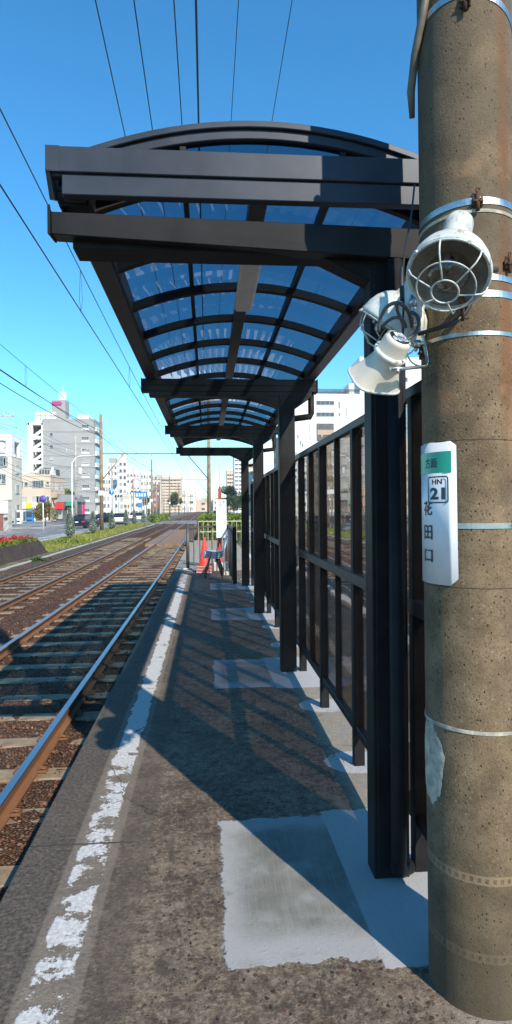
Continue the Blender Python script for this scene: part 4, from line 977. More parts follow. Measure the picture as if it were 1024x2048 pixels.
# ------------------------------------------------------------------ street poles, wires, lights on the left
UY = [18, 50, 80, 110, 142, 172, 205, 240, 280]
for k, y in enumerate(UY[1:]):
    u = thing('utility_pole', 'pale concrete utility pole with cross arms, %s along the left street' % ordn[k], 'utility pole', (-16.4, y, -.4), 0, 'utility poles along the left street')
    MB().tube([(0, 0, 0), (0, 0, 11.2)], [.19, .12], 10).build('shaft', M['steel_pole'] if k else M['transformer'], u)
    mb = MB(); mb.box(-1.2, 1.5, -.05, .05, 9.2, 9.3); mb.box(-.2, 1.9, -.05, .05, 8.3, 8.38); mb.box(-.7, .9, -.05, .05, 7.3, 7.38)
    mb.build('cross_arm', M['steel_pole'], u)
    for x in (-1.1, .7, 1.4): MB().lathe([(.03, 0), (.07, .05), (.03, .12), (.06, .16), (.02, .25)], 8, 0, Matrix.Translation((x, 0, 9.3))).build('insulator', M['board_white'], u)
    if k % 2 == 1 or k == 0: MB().lathe([(.01, 0), (.26, 0), (.28, .08), (.28, .8), (.2, .88), (.01, .9)], 14, 0, Matrix.Translation((.55, -.1, 6.3))).build('transformer', M['transformer'], u)
rows = [(-1.1, 9.35, .4), (.7, 9.35, .5), (1.4, 9.35, .45), (1.7, 8.4, .6), (.3, 8.4, .5), (-.5, 7.4, .7), (.6, 7.4, .8), (.2, 6.0, .7), (.25, 5.6, .8), (.2, 5.3, .9), (.22, 4.9, .8)]
for k, (dx, z, sg2) in enumerate(rows):
    wire('street_wire', 'wire %s on the left street poles' % ['at the top left arm end', 'at the top arm middle', 'at the top right arm end', 'on the right end of the middle arm', 'on the middle arm near the shaft', 'on the left of the lower arm', 'on the right of the lower arm', 'highest of the telephone lines', 'second of the telephone lines', 'third of the telephone lines', 'lowest of the telephone lines'][k], span_pts(-16.4 + dx, z - .4, UY, sg2), .016 if k > 6 else .012, 'wires of the left street')
for k in range(4):
    a = (-16.4, 50 + 30 * (k // 2), 7.6 + .5 * (k % 2)); b = (-27 + 2 * k, 60 + 22 * (k // 2) + 5 * k, 5 + .8 * k)
    wire('service_wire', '%s drop wire from the street pole to the houses' % ordn[k], [tuple(a[j] + (b[j] - a[j]) * u - (1.0 * u * (1 - u) * 3 if j == 2 else 0) for j in range(3)) for u in [q / 8 for q in range(9)]], .014, 'drop wires to the houses')
def lamp_post(x, y, lb, h=8.2):
    u = thing('street_lamp', lb, 'street lamp', (x, y, -.4), 0, 'street lamps')
    MB().tube(smooth_path([(0, 0, 0), (0, 0, h - 1.6), (.15, 0, h - .7), (.8, 0, h - .1), (2.3, 0, h)]), .07, 8).build('mast', M['board_white'], u)
    MB().box(2.2, 2.9, -.14, .14, h - .06, h + .08).build('lamp_head', M['transformer'], u, .04)
lamp_post(-15.6, 74, 'white street lamp with curved arm in front of the grey tower'); lamp_post(-15.6, 128, 'white street lamp with curved arm further along the left street')
lamp_post(8.8, 120, 'white street lamp on the right road near the trees')
def round_sign(x, y, z, r, mat, lb, ring='board_white', h=None, arrow=False):
    u = thing('road_sign', lb, 'road sign', (x, y, -.4)); MB().tube([(0, 0, 0), (0, 0, z + .4 + r)], .045, 8).build('sign_post', M['board_white'], u)
    fr = frame((0, -.06, z + .4), (0, -1, 0)); MB().lathe([(.001, 0), (r, 0), (r, .02), (.001, .02)], 24, 0, fr).build('sign_face', M[ring], u)
    MB().lathe([(.001, .02), (r * .86, .021), (r * .86, .024), (.001, .024)], 24, 0, fr).build('sign_symbol_ground', M[mat], u)
    if arrow:
        MB().box(-.04 * r / .4, .04 * r / .4, -.09, -.086, z + .4 - r * .55, z + .4 + r * .3).prism([(-r * .35, z + .4 + r * .15), (r * .35, z + .4 + r * .15), (0, z + .4 + r * .6)], 1, -.092, -.088).build('arrow', M['board_white'], u)
p = at(86.5, 1055, 58); round_sign(p.x, p.y, 2.55, .33, 'sign_purple', 'round purple and blue sign on a white post at the street corner', 'sign_blue')
p = at(224, 1045, 85); round_sign(p.x, p.y, 3.9, .42, 'sign_blue', 'round blue sign with white arrow above the left street', arrow=True)
u = thing('direction_sign', 'blue rectangular direction sign on a mast over the left street', 'road sign', (at(290, 1040, 120).x, 120, -.4))
MB().tube([(0, 0, 0), (0, 0, 6.5)], .09, 8).box(-1.8, 0, -.05, .05, 4.7, 4.8).build('mast', M['steel_pole'], u); MB().box(-1.7, .6, -.12, -.08, 4.0, 5.2).build('sign_face', M['sign_blue'], u)
mb = MB()
for k in range(4): mb.box(-1.5 + k * .5, -1.2 + k * .5, -.128, -.121, 4.3, 4.9)
mb.build('sign_text', M['board_white'], u)
u = thing('direction_sign', 'small blue sign lower on the left street', 'road sign', (at(281, 1040, 118).x, 118, -.4)); MB().tube([(0, 0, 0), (0, 0, 3.2)], .05, 8).build('mast', M['steel_pole'], u); MB().box(-.35, .35, -.09, -.05, 2.2, 3.1).build('sign_face', M['sign_blue'], u)
u = thing('traffic_signal', 'grey horizontal traffic signal beside the round blue sign', 'traffic light', (at(233, 1040, 88).x, 88, -.4))
MB().tube([(0, 0, 0), (0, 0, 4.6)], .07, 8).build('mast', M['steel_pole'], u); MB().box(-.1, 1.1, -.12, .12, 3.6, 3.95).build('housing', M['transformer'], u, .03)
for k in range(3): MB().lathe([(.001, 0), (.12, 0), (.13, .1), (.12, .1), (.11, .02)], 12, 0, frame((.13 + k * .37, -.12, 3.78), (0, -1, 0))).build('lens', M['ink_black'], u)

# ------------------------------------------------------------------ buildings
def bld(name, label, cat, x0, x1, y0, y1, h, mat, roof='roof_dark', par=.6, group=None, z0=-.45):
    b = thing(name, label, cat, ((x0 + x1) / 2, y0, z0), 0, group); b['_w'] = (x1 - x0) / 2
    hw = (x1 - x0) / 2; dp = y1 - y0
    MB().box(-hw, hw, 0, dp, 0, h).build('wall', M[mat], b)
    mb = MB(); t_ = .25
    mb.box(-hw - .05, hw + .05, -.05, t_, h, h + par); mb.box(-hw - .05, -hw + t_, t_, dp, h, h + par); mb.box(hw - t_, hw + .05, t_, dp, h, h + par); mb.box(-hw, hw, dp, dp + .1, h, h + par)
    mb.build('parapet', M[mat], b); del b['_w']
    return b
WC = {}
def win(b, x, z, w, h, y=0.0, side=None, fmat='window_frame', pmat='window_dark', bars=1, name='window'):
    """framed window on the front (y) or a side face; x is along the face; local to building"""
    key = (round(w, 2), round(h, 2), fmat, pmat, bars, name)
    if key not in WC:
        mb = MB(); t_ = .08
        mb.box(-w / 2 - t_, w / 2 + t_, -.10, .0, h / 2, h / 2 + t_); mb.box(-w / 2 - t_, w / 2 + t_, -.14, .0, -h / 2 - t_, -h / 2)
        mb.box(-w / 2 - t_, -w / 2, -.10, .0, -h / 2, h / 2); mb.box(w / 2, w / 2 + t_, -.10, 0, -h / 2, h / 2)
        for k in range(1, bars + 1): xx = -w / 2 + w * k / (bars + 1); mb.box(xx - .025, xx + .025, -.08, -.01, -h / 2, h / 2)
        o = mb.build(name, M[fmat], b); pn = MB().box(-w / 2, w / 2, -.03, .01, -h / 2, h / 2).build('pane', M[pmat], o); WC[key] = (o, pn)
    else:
        a, pa = WC[key]; o = a.copy(); S.collection.objects.link(o); o.parent = b; pn = pa.copy(); S.collection.objects.link(pn); pn.parent = o
    if side is None: o.location = (x, y, z); o.rotation_euler = (0, 0, 0)
    elif side > 0: o.location = (y, x, z); o.rotation_euler = (0, 0, pi / 2)
    else: o.location = (y, x, z); o.rotation_euler = (0, 0, -pi / 2)
    return o
def X(px, Y): return math.tan(math.atan((px - 512) / F) + radians(4.48)) * Y
def Z(py, Y, px=512):
    th = math.atan((px - 512) / F) + radians(4.48); d = Y / cos(th) * cos(th - radians(4.48))
    py = py - (px - 512) * 0.0079          # camera roll
    return 1.55 + (1016 - py) / F * d
G0 = -.45
# grey tower with stair
Y = 165; xa, xb = X(87, Y), X(190, Y); hT = Z(836, Y, 140) - G0
b = bld('apartment_tower', 'tall grey tower block with white stair bay and sign turret on its roof', 'building', xa, xb, Y, Y + 10, hT, 'wall_grey')
hw = (xb - xa) / 2
fl = [(Z(843 + 24 * k, Y, 140) - G0) for k in range(9)]
for k in range(9):
    z = fl[k] - .4
    if k < 8: win(b, X(172, Y) - (xa + xb) / 2, z, 1.7, .55, bars=2); MB().box(X(164, Y) - (xa + xb) / 2, X(179.5, Y) - (xa + xb) / 2, -.1, 0, z - 1.0, z - .55).build('window_apron', M['wall_white'], b)
    if 1 <= k < 8: win(b, X(104, Y) - (xa + xb) / 2, fl[k] + 1.9 - 1.4, .75, .75, bars=0)
    MB().box(-hw, hw, -.045, .0, z + 1.5, z + 1.75).build('string_course', M['wall_grey_dark'], b)
    MB().box(hw, hw + .5, .8, 9, z - 1.2, z - .2).build('balcony', M['wall_white'], b)
    MB().box(hw - .05, hw + .05, 1.0, 8.5, z - .1, z + 1.2).build('balcony_door', M['window_dark'], b)
sx0, sx1 = X(57, Y) - (xa + xb) / 2, -hw
MB().box(sx0, sx0 + .4, -.2, 6, 0, hT - .5).box(sx1 - .35, sx1 - .003, -.2, 6, 0, hT - .5).box(sx0, sx1, 5.5, 6, 0, hT - .6).box(sx0, sx1, -.2, 6, hT - 1.1, hT - .5).box(sx0, X(67, Y) - (xa + xb) / 2, -.15, .5, 0, hT - 1.2).build('stair_bay', M['wall_white'], b)
stz = 3.17
sxa = X(67, Y) - (xa + xb) / 2
for k in range(8):
    z = hT - 4.6 - k * stz; mb = MB(); mb.box(sxa, sx1 - .35, 2, 3.2, z - .1, z + .1)
    mb.prism([(sxa, z + .1), (sx1 - .4, z + 1.7), (sx1 - .4, z + 2.6), (sxa, z + 1.0)], 1, .2, .4); mb.prism([(sxa, z - .3), (sx1 - .4, z - .1), (sx1 - .4, z + .7), (sxa, z + .9)], 1, -.1, .1)
    mb.build('stair_flight', M['wall_white'], b)
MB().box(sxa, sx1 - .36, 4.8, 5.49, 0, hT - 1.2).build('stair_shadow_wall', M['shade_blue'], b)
tx0, tx1 = X(103, Y) - (xa + xb) / 2, X(126, Y) - (xa + xb) / 2; tz = Z(792, Y, 118) - G0
MB().box(tx0, tx1 + .6, 1.0, 5.6, hT, tz).build('roof_turret', M['wall_grey'], b)
for (a, c_, y0_, zz_) in (((tx0 + tx1) / 2 - .2, None, .98, tz - 1.0),):
    mb = MB(); vs = []; w_, h_ = 1.35, .55
    for k in range(24):
        an = 2 * pi * k / 24; vs.append((a + (w_ - h_) * (1 if cos(an) > 0 else -1) + h_ * cos(an), y0_ - .05, zz_ + h_ * sin(an)))
    mb.add(vs, [tuple(range(24))]); sg3 = mb.build('roof_sign', M['sign_purple'], b)
    for q in range(3): MB().box(a - 1.2 + q * .85, a - .5 + q * .85, y0_ - .1, y0_ - .06, zz_ - .3, zz_ + .3).build('sign_character', M['pink'], sg3)
mb = MB()
for k in range(6): mb.box(tx0 + 2.3 + .35 * k - .7, tx0 + 2.45 + .35 * k - .7, 2, 2.2, tz, tz + 2.3)
mb.box(tx0 + 1.6, tx0 + 3.6, 2.2, 2.3, tz + .2, tz + .35); mb.tube([(tx1 - .3, 2.5, tz), (tx1 - .3, 2.5, tz + 4.0)], .06, 6); mb.build('antennas', M['wall_white'], b)
mb = MB()
for k in range(4):
    for q in range(2): mb.box(sx1 - 2.0 + k * 1.35, sx1 - .9 + k * 1.35, .6, 1.6, hT + .3 + q * 1.2, hT + 1.2 + q * 1.2)
mb.box(sx1 - 2.2, sx1 + 3.4, .5, 1.8, hT - .4, hT + .2); mb.build('roof_air_units', M['wall_white'], b)
MB().box(hw * .30, hw * .72, 2, 6, hT, hT + 1.9).build('lift_housing', M['wall_white'], b)
# peach corner building, three storeys
Y = 108; xa, xb = X(22, Y), X(101.5, Y); h1 = Z(946, Y, 80) - G0
b = bld('corner_building', 'peach rendered three storey corner building behind the street wires', 'building', xa, xb, Y, Y + 10.5, h1, 'wall_peach', par=.35); hwp = (xb - xa) / 2; xm = (xa + xb) / 2
for px, w, bars in ((37, 1.5, 2), (53, .45, 0), (63, .5, 0), (77, 1.7, 3), (96, .35, 0)): win(b, X(px, Y) - xm, Z(961, Y, px) - G0, w, 1.05 if w > 1 else .6, bars=bars)
for px, w, bars in ((44, 1.6, 1), (72, .9, 1), (78, .7, 0), (96, .4, 0)): win(b, X(px, Y) - xm, Z(993, Y, px) - G0, w, 1.1, bars=bars)
for yy in (1.2, 3.6, 5.0, 8.0):
    win(b, yy, h1 - 1.7, .55, 1.0, hwp, 1, bars=0); win(b, yy + .3, h1 - 4.7, .55, 1.2, hwp, 1, bars=0)
MB().box(hwp, hwp + .9, .4, 10, h1 - 3.6, h1 - 2.9).build('tiled_canopy', M['wall_tan'], b)
MB().box(X(70, Y) - xm, X(98, Y) - xm, 3, 8, h1, Z(928, Y, 90) - G0).build('penthouse', M['roof_dark'], b)
mb = MB()
for k in range(8): mb.box(X(71, Y) - xm + k * .45, X(71, Y) - xm + k * .45 + .06, .5, .56, h1, h1 + 1.2)
mb.box(X(70, Y) - xm, X(102, Y) - xm, .5, .56, h1 + 1.15, h1 + 1.22); mb.build('roof_railing', M['transformer'], b)
MB().box(X(45, Y) - xm, X(68, Y) - xm, 1, 6, h1, Z(937, Y, 60) - G0).build('roof_room', M['wall_peach'], b)
MB().prism([(0, h1), (5, h1), (2.2, h1 + 1.7)], 0, X(98, Y) - xm, X(101, Y) - xm).build('gable', M['wall_white'], b)
gz = Z(1004, Y, 60) - G0
for a, c_, mt in ((27, 35, 'wall_white'), (36, 44, 'sign_yellow'), (44.5, 52, 'wall_white'), (52.5, 63, 'sign_yellow'), (64, 75, 'wall_white'), (76, 92, 'wall_cream')): MB().box(X(a, Y) - xm, X(c_, Y) - xm, -.25, -.05, gz - .5, gz + .5).build('shop_sign', M[mt], b)
for a, c_, mt in ((29, 35, 'sign_blue'), (37, 46, 'wall_white'), (47, 51, 'window_dark'), (52, 56, 'wall_tan'), (57, 59, 'sign_blue'), (61, 63, 'sign_blue'), (65, 70, 'wall_white'), (72, 84, 'window_dark'), (86, 96, 'wall_white'), (97, 101, 'window_dark')): MB().box(X(a, Y) - xm, X(c_, Y) - xm, -.12, -.02, .2, gz - 1.0).build('shop_front', M[mt], b)
# café and small roofs between
Y = 100; b = bld('cafe', 'small dark timber shop with red and green awnings', 'shop', X(112, Y), X(150, Y), Y, Y + 8, 3.1, 'roof_dark', par=.1); xm = (X(112, Y) + X(150, Y)) / 2
MB().prism([(0, 3.2), (8, 3.2), (4, 4.4)], 0, -1.6, 1.7).build('tiled_roof', M['wall_grey_dark'], b)
MB().prism([(-1.1, 2.1), (-1.0, 2.0), (0, 3.0), (0, 3.1)], 0, -1.5, -.2).build('red_awning', M['red'], b); MB().prism([(-.9, 2.6), (-.8, 2.5), (0, 3.1), (0, 3.2)], 0, .2, 1.5).build('green_awning', M['awning_green'], b)
win(b, -1.0, 1.4, .9, 1.6, bars=1); win(b, .8, 1.4, .9, 1.6, bars=1); MB().box(-1.7, -1.2, -.05, 0, 3.0, 3.5).build('shop_sign', M['wall_tan'], b)
# left edge buildings
Y = 86; D_ = 4.7; b = bld('white_building', 'white modern building with a square opening cut through its side at the far left', 'building', X(-40, Y), X(24, Y), Y, Y + D_, Z(905, Y, 10) - G0, 'wall_cream', par=.05); xm = (X(-40, Y) + X(24, Y)) / 2; hw = (X(24, Y) - X(-40, Y)) / 2; h1 = Z(905, Y, 10) - G0; h2 = Z(861, Y, 10) - G0
for px, py, w, h in ((3, 915, 1.3, 1.4), (12, 915, .5, 1.0), (4, 950, 1.0, 1.2), (3, 880, 1.2, .8)): win(b, X(px, Y) - xm, Z(py, Y, px) - G0, w, h, bars=1)
MB().box(-hw, hw, .0, .4, h1 + .06, h2).box(-hw, hw, D_ - .3, D_, h1 + .06, h2 - .8).box(hw - .4, hw, .401, 1.3, h1 + .06, h2 - .8).box(-hw, hw, .401, D_, h2 - .8, h2).box(hw - .4, hw, 3.6, D_ - .301, h1 + .06, h2 - .8).build('upper_storey', M['wall_white'], b)
for q in range(3): win(b, 2.4, h1 - 1.6 - q * 2.7, 1.3, 1.0, hw, 1, bars=1)
Y = 62; b = bld('garage', 'low white fronted garage with dark opening at the left edge of the street', 'garage', X(-60, Y), X(16, Y), Y, Y + 1.2, Z(993, Y, 8) - G0, 'wall_cream', par=.1); xm = (X(-60, Y) + X(17, Y)) / 2; hz = Z(993, Y, 8) - G0
MB().box(X(-50, Y) - xm, X(7, Y) - xm, -.06, -.01, 0, hz - 1.3).build('roller_door', M['wall_brick'], b); MB().box(X(8, Y) - xm, X(16, Y) - xm, -.06, -.01, 0, hz - 1.3).build('door', M['window_dark'], b)
MB().box(X(-55, Y) - xm, X(17.5, Y) - xm, -.2, -.05, hz - 1.25, hz - .1).build('sign_band', M['wall_white'], b)
# generic town blocks: (px left, px right, px top, distance, wall, floors, columns, label)
T = [
 (206, 222, 952, 180, 'wall_white', 5, 3, 'narrow white block just right of the overhead pole on the left'),
 (216, 240, 925, 230, 'wall_white', 8, 3, 'tall stepped white block with dark roof patch right of the grey tower'),
 (238, 254, 918, 215, 'wall_white', 8, 2, 'highest white block with roof tank in the left background'),
 (254, 283, 942, 235, 'wall_white', 7, 4, 'broad white block with red framed sign'),
 (282, 306, 944, 245, 'wall_white', 6, 4, 'white block left of the brick building'),
 (206, 236, 985, 150, 'wall_white', 3, 4, 'low white house beside the left street crossing'),
 (240, 262, 988, 160, 'wall_cream', 3, 3, 'low cream shop house behind the conifers'),
 (263, 284, 985, 175, 'wall_white', 3, 3, 'low white shop house with flat roof behind the blue sign'),
 (298, 320, 968, 255, 'wall_brick', 5, 4, 'dark red brick block left of the balcony tower'),
 (284, 300, 978, 260, 'wall_brick', 4, 3, 'small brick block behind the second overhead pole'),
 (302, 324, 948, 300, 'wall_cream', 7, 3, 'cream block half hidden behind the brick building'),
 (364, 378, 990, 420, 'wall_white', 5, 3, 'small white block right of the balcony tower'),
 (376, 392, 1000, 480, 'wall_cream', 4, 3, 'tiny cream block near the vanishing tracks'),
 (388, 404, 1004, 560, 'wall_white', 4, 3, 'tiny white block straight above the far tracks'),
 (400, 412, 1006, 600, 'wall_grey', 3, 3, 'tiny grey block left of the right overhead poles'),
 (420, 430, 1000, 520, 'wall_white', 4, 2, 'tiny white block right of the right overhead poles'),
 (432, 446, 996, 420, 'wall_grey', 5, 3, 'small grey block behind the name board'),
 (527, 548, 887, 150, 'wall_white', 6, 2, 'white windowless block seen between the second and third canopy posts'),
 (546, 562, 880, 158, 'wall_tan', 7, 2, 'tan block peeping past the second canopy post'),
 (486, 530, 924, 190, 'wall_cream', 7, 4, 'cream block between the canopy posts'),
]
for i, (a, c_, tp, Y, mt, fl_, cl, lb) in enumerate(T):
    D_ = 7
    xa, xb = (X(a, Y), X(c_, Y + D_)) if c_ < 414 else (X(a, Y + D_), X(c_, Y))
    if xb - xa < 3: xa, xb, D_ = X(a, Y), X(c_, Y), 2
    h1 = Z(tp, Y, (a + c_) / 2) - G0
    b = bld('town_block', lb, 'building', xa, xb, Y, Y + D_, h1, mt, par=.5)
    if i == 17: continue
    for f_ in range(fl_):
        for k in range(cl):
            if random.random() < .12: continue
            win(b, (xb - xa) * ((k + .5) / cl - .5), h1 * (f_ + .55) / fl_, round((xb - xa) / cl * .5, 1), round(min(1.3, h1 / fl_ * .42), 1), bars=1)
    if i == 3:
        q = MB().box(-.2, 2.2, -.3, -.1, h1 * .62, h1 * .86).build('red_framed_sign', M['red'], b); MB().box(-.05, 2.05, -.36, -.301, h1 * .64, h1 * .84).build('sign_face', M['board_white'], q)
    if i in (1, 2): MB().box(-1.5, 1.0, 2, 5, h1 + .5, h1 + 2.6).build('roof_tank', M['wall_grey'] if i == 1 else M['wall_white'], b); MB().tube([(0, 1, h1), (0, 1, h1 + 4.5)], .07, 6).build('antenna', M['steel_pole'], b)
wallset = ['wall_white', 'wall_white', 'wall_cream', 'wall_grey', 'wall_white', 'wall_peach']
for k in range(26):
    left = k < 19; px = random.uniform(318, 404) if left else random.uniform(424, 468); Y = random.uniform(420, 600) if px > 360 or not left else random.uniform(340, 460)
    w = random.uniform(9, 22); h1 = random.uniform(5, 13) * (1.1 if px < 380 else .8); x0_ = X(px, Y)
    b = bld('distant_block', 'tiny pale block among the crowded buildings near the vanishing point of the tracks', 'building', x0_, x0_ + w, Y, Y + 8, h1, wallset[k % 6], group='distant blocks at the vanishing point')
    n_ = max(2, int(h1 / 3.2))
    for f_ in range(n_): 
        for q in range(3): win(b, w * ((q + .5) / 3 - .5), h1 * (f_ + .5) / n_, 2.0, 1.3, bars=1)
# balcony tower
def balcony_block(a, c_, tp, Y, fl_, cl, lb, wall, rail, base=1016):
    xa, xb = X(a, Y), X(c_, Y); h1 = Z(tp, Y, (a + c_) / 2) - G0
    b = bld('apartment_block', lb, 'building', xa, xb, Y, Y + 12, h1, wall, par=.6); hw = (xb - xa) / 2
    for f_ in range(fl_):
        z = h1 * f_ / fl_
        MB().box(-hw * .97, hw * .97, -1.3, 0, z + .05, z + .2).box(-hw * .97, hw * .97, -1.3, -1.2, z + .2, z + 1.15).build('balcony', M[rail], b)
        MB().box(-hw * .94, hw * .94, -.02, .01, z + .25, z + h1 / fl_ - .35).build('balcony_glazing', M['window_dark'], b)
        for k in range(cl + 1): 
            xx = -hw * .95 + 2 * hw * .95 * k / cl; MB().box(xx - .12, xx + .12, -1.28, 0, z + .2, z + h1 / fl_).build('partition', M[wall], b)
    return b
balcony_block(323, 363, 952, 340, 12, 5, 'tan apartment tower with stacked balconies at the end of the left street', 'wall_cream', 'wall_peach')
balcony_block(454, 469, 941, 300, 11, 3, 'cream apartment tower with stacked balconies right of the name board', 'wall_cream', 'wall_peach')
balcony_block(469, 500, 912, 270, 14, 4, 'tall white apartment tower with small balconies behind the far canopy post', 'wall_white', 'wall_white')
# big white building on the right
Y = 150; xa, xb = X(575, Y), X(880, Y); h1 = Z(794, Y, 650) - G0; xm = (xa + xb) / 2
b = bld('white_office', 'large bright white building with roof lattice above the glass screen', 'building', xa, xb, Y, Y + 20, h1, 'wall_white', par=.5)
def lx(px): return X(px, Y) - xm
def lz(py, px=650): return Z(py, Y, px) - G0
for py in (808, 831): win(b, lx(652), lz(py), 4.3, .9, bars=3)
MB().box(lx(634), lx(669), -.02, .03, lz(885), lz(849)).build('loggia_recess', M['roof_dark'], b); MB().box(lx(636), lx(669), -.15, -.03, lz(872), lz(862)).build('loggia_beam', M['wall_tan'], b)
for px, py, h in ((621, 833, 1.5), (621, 857, 1.7), (621, 878, 1.2), (680, 812, 1.6), (680, 831, .8), (694, 826, 2.2), (597, 875, .8), (602, 888, .8), (606, 893, .7), (645, 872, .6), (705, 850, 1.2)): win(b, lx(px), lz(py), .22, h, bars=0)
for r_ in range(5):
    for px in (590, 606, 640, 660, 690, 720, 752, 790, 820): win(b, lx(px), lz(912 + r_ * 24), 1.4, 1.2, bars=1)
for px in (800, 815, 790):
    for py in (760, 790): win(b, lx(px), lz(py), .5, 1.0, bars=0)
mb = MB(); z1_, z2_ = lz(776), lz(782)
for k in range(30): mb.box(lx(632) + k * .42, lx(632) + k * .42 + .10, .5, 5.5, z2_, z2_ + .18)
mb.box(lx(632), lx(720), .5, .7, z2_ + .2, z2_ + .35); mb.box(lx(632), lx(720), 5.3, 5.5, z2_ + .2, z2_ + .35)
for px in (634, 655, 672, 700, 718): mb.box(lx(px), lx(px) + .12, .5, .62, h1, z2_); mb.box(lx(px), lx(px) + .12, 5.3, 5.42, h1, z2_)
mb.tube([(lx(672), .6, h1), (lx(690), .6, z2_)], .07, 5); mb.tube([(lx(680), .6, h1), (lx(700), .6, z2_)], .07, 5)
mb.box(lx(632), lx(700), .2, .28, h1 + .5, h1 + .56); mb.box(lx(632), lx(700), .2, .28, h1 + .9, h1 + .96); mb.build('roof_lattice', M['roof_dark'], b)
MB().box(lx(703), lx(722), 2, 8, h1, lz(765)).box(lx(722), lx(880), 0.02, 9, h1, lz(715)).build('roof_room', M['wall_white'], b); MB().tube([(lx(704), 3, h1), (lx(704), 3, lz(735))], .06, 6).build('antenna', M['steel_pole'], b)
# ------------------------------------------------------------------ trees
def tree(name, lb, x, y, h, w, mat, n=2600, size=.35, cat='tree', trunk=.12):
    u = thing(name, lb, cat, (x, y, -.4)); mb = MB(); mb.tube([(0, 0, 0), (.05, 0, h * .4), (-.05, .1, h * .75)], [trunk, trunk * .7, trunk * .25], 8)
    cl = []
    for k in range(9):
        a = random.uniform(0, 2 * pi); r = w * random.uniform(.1, .65); c = Vector((r * cos(a), r * sin(a), h * random.uniform(.42, .88))); cl.append((c, w * random.uniform(.3, .5)))
        mb.tube([(0, 0, h * .35), c * .6 + Vector((0, 0, h * .15)), c], [trunk * .4, trunk * .25, trunk * .08], 5)
    mb.build('trunk', M['trunk'], u); P = []
    for i in range(n):
        c, r = random.choice(cl); v = Vector((random.gauss(0, 1), random.gauss(0, 1), random.gauss(0, .8))).normalized() * r * random.uniform(.5, 1.05); P.append(c + v)
    mb = MB(); leaves(mb, P, size); mb.build('crown', M[mat], u); return u
p = at(91, 1047, 70); tree('shrub', 'orange and green shrub in front of the shops at the street corner', p.x, p.y, 2.9, 1.5, 'autumn', 2200, .16, 'shrub', .06)
p = at(142, 1030, 120); tree('tree', 'round green tree in front of the grey tower', p.x, p.y, 6.5, 1.9, 'hedge', 1800, .3)
p = at(276, 1035, 190); tree('tree', 'dark green tree behind the fourth conifer', p.x, p.y, 7, 4, 'tree_green', 2000, .5)
p = at(350, 1030, 260); tree('tree', 'green tree at the foot of the balcony tower', p.x, p.y, 9, 4, 'tree_green', 1500, .6)
p = at(460, 1030, 190); tree('tree', 'large green tree on the right roadside beyond the name board', p.x, p.y, 9, 3.3, 'tree_green', 2400, .4)
p = at(474, 1030, 160); tree('tree', 'lower green tree on the right roadside beside the tall white tower', p.x, p.y, 5, 2.6, 'tree_green', 1500, .35)
for k, (px, d) in enumerate(((447, 240), (488, 170), (515, 200))): 
    p = at(px, 1028, d); tree('tree', ['small far tree left of the large roadside tree', 'green tree hidden behind the far canopy posts', 'far tree seen between the canopy posts'][k], p.x, p.y, 6, 3, 'tree_green', 1000, .4)
# ------------------------------------------------------------------ cars
def car(label, x, y, mat, rz=0.0, L_=4.3, W_=1.7, H_=1.45):
    c = thing('parked_car' if False else 'car', label, 'car', (x, y, -.45), rz); hl = L_ / 2
    def loft(sec, mat_, name):
        vs = [];
        for (y_, pts) in sec:
            for p_ in pts: vs.append((p_[0], y_, p_[1]))
        n_ = len(sec[0][1]); fs = [(i * n_ + k, i * n_ + (k + 1) % n_, (i + 1) * n_ + (k + 1) % n_, (i + 1) * n_ + k) for i in range(len(sec) - 1) for k in range(n_)]
        fs += [tuple(range(n_))[::-1], tuple(range((len(sec) - 1) * n_, len(sec) * n_))]
        return MB().add(vs, fs, 0, False).build(name, M[mat_], c, .04, 2)
    w = W_ / 2
    def sec(s, zt): return [(-w * s * .94, .22), (-w * s, .45), (-w * s, .72), (-w * s * .92, zt), (w * s * .92, zt), (w * s, .72), (w * s, .45), (w * s * .94, .22)]
    loft([(-hl, sec(.90, .82)), (-hl + .12, sec(.97, .92)), (-hl + .6, sec(1, .95)), (0, sec(1, .93)), (hl - 1.0, sec(1, .90)), (hl - .3, sec(.95, .78)), (hl, sec(.85, .62))], mat, 'body')
    k1, k2 = .90, .68
    def cs(yb, zt, s): return (yb, [(-w * .90, .90), (-w * s, zt), (w * s, zt), (w * .90, .90)])
    loft([cs(-hl + .25, .94, .86), cs(-hl + .75, H_ - .08, .70), cs(-.2, H_, .70), cs(.5, H_ - .03, .70), cs(1.25, .93, .85)], 'car_glass', 'windows')
    loft([(-hl + .85, [(-w * .69, H_ - .03), (-w * .66, H_ + .012), (w * .66, H_ + .012), (w * .69, H_ - .03)]), (.45, [(-w * .69, H_ - .03), (-w * .66, H_ + .012), (w * .66, H_ + .012), (w * .69, H_ - .03)])], mat, 'roof')
    for sx in (-1, 1):
        for yy in (-hl + .8, hl - .85):
            wh = MB().lathe([(.20, -.1), (.31, -.1), (.32, -.05), (.32, .08), (.30, .1), (.19, .1)], 20, 0, frame((sx * (w - .12), yy, .32), (sx, 0, 0))).build('wheel', M['tyre'], c)
            MB().lathe([(.001, .07), (.19, .08), (.20, .02)], 14, 0, frame((sx * (w - .12), yy, .32), (sx, 0, 0))).build('rim', M['steel'], wh)
        MB().box(sx * w * .78 - .16, sx * w * .78 + .16, -hl - .02, -hl + .1, .62, .80).build('tail_light', M['tail_red'], c, .02)
        MB().box(sx * w * .70 - .16, sx * w * .70 + .16, hl - .12, hl + .01, .52, .66).build('headlight', M['board_white'], c, .02)
        MB().box(sx * (w + .09) - .09, sx * (w + .09) + .09, .75, .85, .92, 1.04).build('mirror', M[mat], c, .02)
    MB().box(-.18, .18, -hl - .03, -hl - .003, .60, .73).build('number_plate', M['board_white'], c); MB().box(-w * .85, w * .85, -hl - .05, -hl + .1, .26, .42).build('bumper', M['rubber'], c, .03)
    return c
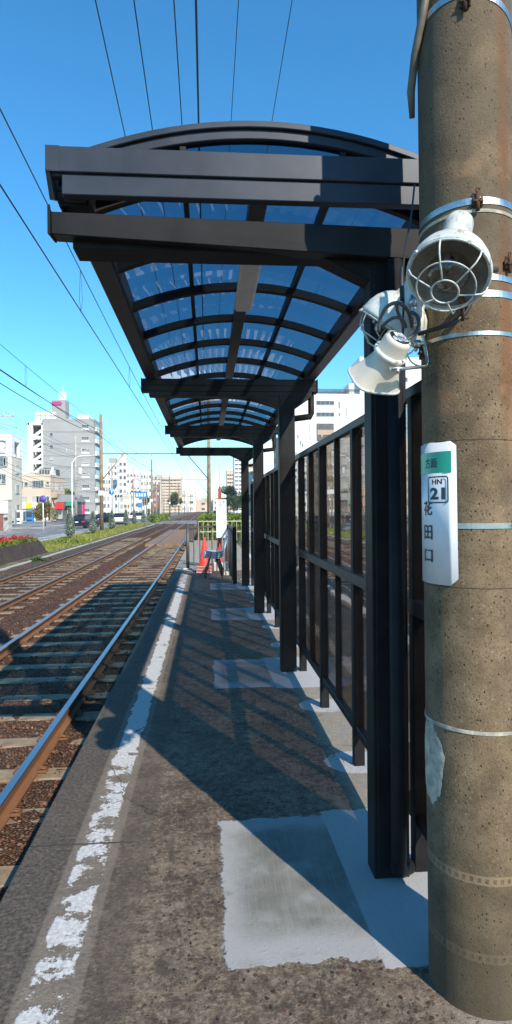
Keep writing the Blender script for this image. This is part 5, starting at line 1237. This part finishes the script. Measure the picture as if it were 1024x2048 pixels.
def carat(px, py, **k):
    d = F * 2.0 / (py - 1016); return at(px, py, d)
p = carat(164, 1054); car('dark blue sedan seen from behind on the left street', p.x, p.y + 2, 'car_dark', radians(-14))
p = carat(238, 1047); car('white car seen from behind, nearest of the white cars on the left street', p.x, p.y + 2, 'car_white', 0, 4.4, 1.75, 1.5)
p = carat(218, 1045); car('black car partly behind the overhead pole on the left street', p.x - .6, p.y + 3, 'car_black', radians(-30))
p = carat(277, 1042); car('white car ahead of the conifers, further along the left street', p.x, p.y + 2, 'car_white', 0, 4.4, 1.7, 1.5)
p = carat(262, 1040); car('second distant white car on the left street', p.x, p.y + 6, 'car_white', 0)
p = carat(450, 1035); car('small white van on the right road beyond the name board', p.x, p.y + 2, 'car_white', 0, 4.2, 1.7, 1.85)
p = carat(433, 1033); car('dark car on the right road behind the name board', p.x, p.y + 8, 'car_dark', 0)
# shop front clutter on the corner
def vend(px, d, mat, lb):
    p = at(px, 1050, d); u = thing('vending_machine', lb, 'vending machine', (p.x, p.y, -.34)); MB().box(-.5, .5, -.35, .35, 0, 1.85).build('case', M[mat], u, .03); MB().box(-.4, .4, -.37, -.345, .8, 1.6).build('display', M['window_dark'], u); MB().box(-.35, .35, -.365, -.345, .25, .45).build('tray', M['rubber'], u)
vend(36, 84, 'wall_white', 'white vending machine in front of the corner shop'); vend(24, 80, 'wall_grey', 'grey vending machine beside the first street pole'); vend(60, 92, 'sign_blue', 'blue vending machine under the yellow shop sign')
o = thing('banner_flag', 'pink and purple banner flag outside the dark shop', 'banner', (at(169, 1040, 95).x, 95, -.35)); MB().tube([(0, 0, 0), (0, 0, 3.0)], .02, 6).build('banner_pole', M['steel_pole'], o); MB().box(0, .4, -.01, .01, 1.2, 2.6).build('cloth', M['pink'], o)

# ------------------------------------------------------------------ air
hz = MB().box(-330, 330, -130, 720, -3.2, 80).build('haze', None); hz.data.materials.clear()
hm = bpy.data.materials.new('haze'); hm.use_nodes = True; ht = hm.node_tree; ht.nodes.clear()
ho = ht.nodes.new('ShaderNodeOutputMaterial'); hv = ht.nodes.new('ShaderNodeVolumePrincipled'); hv.inputs['Color'].default_value = (0.88, 0.94, 1, 1); hv.inputs['Density'].default_value = 0.0003
ht.links.new(hv.outputs[0], ho.inputs['Volume']); hz.data.materials.append(hm); tag(hz, kind='stuff')
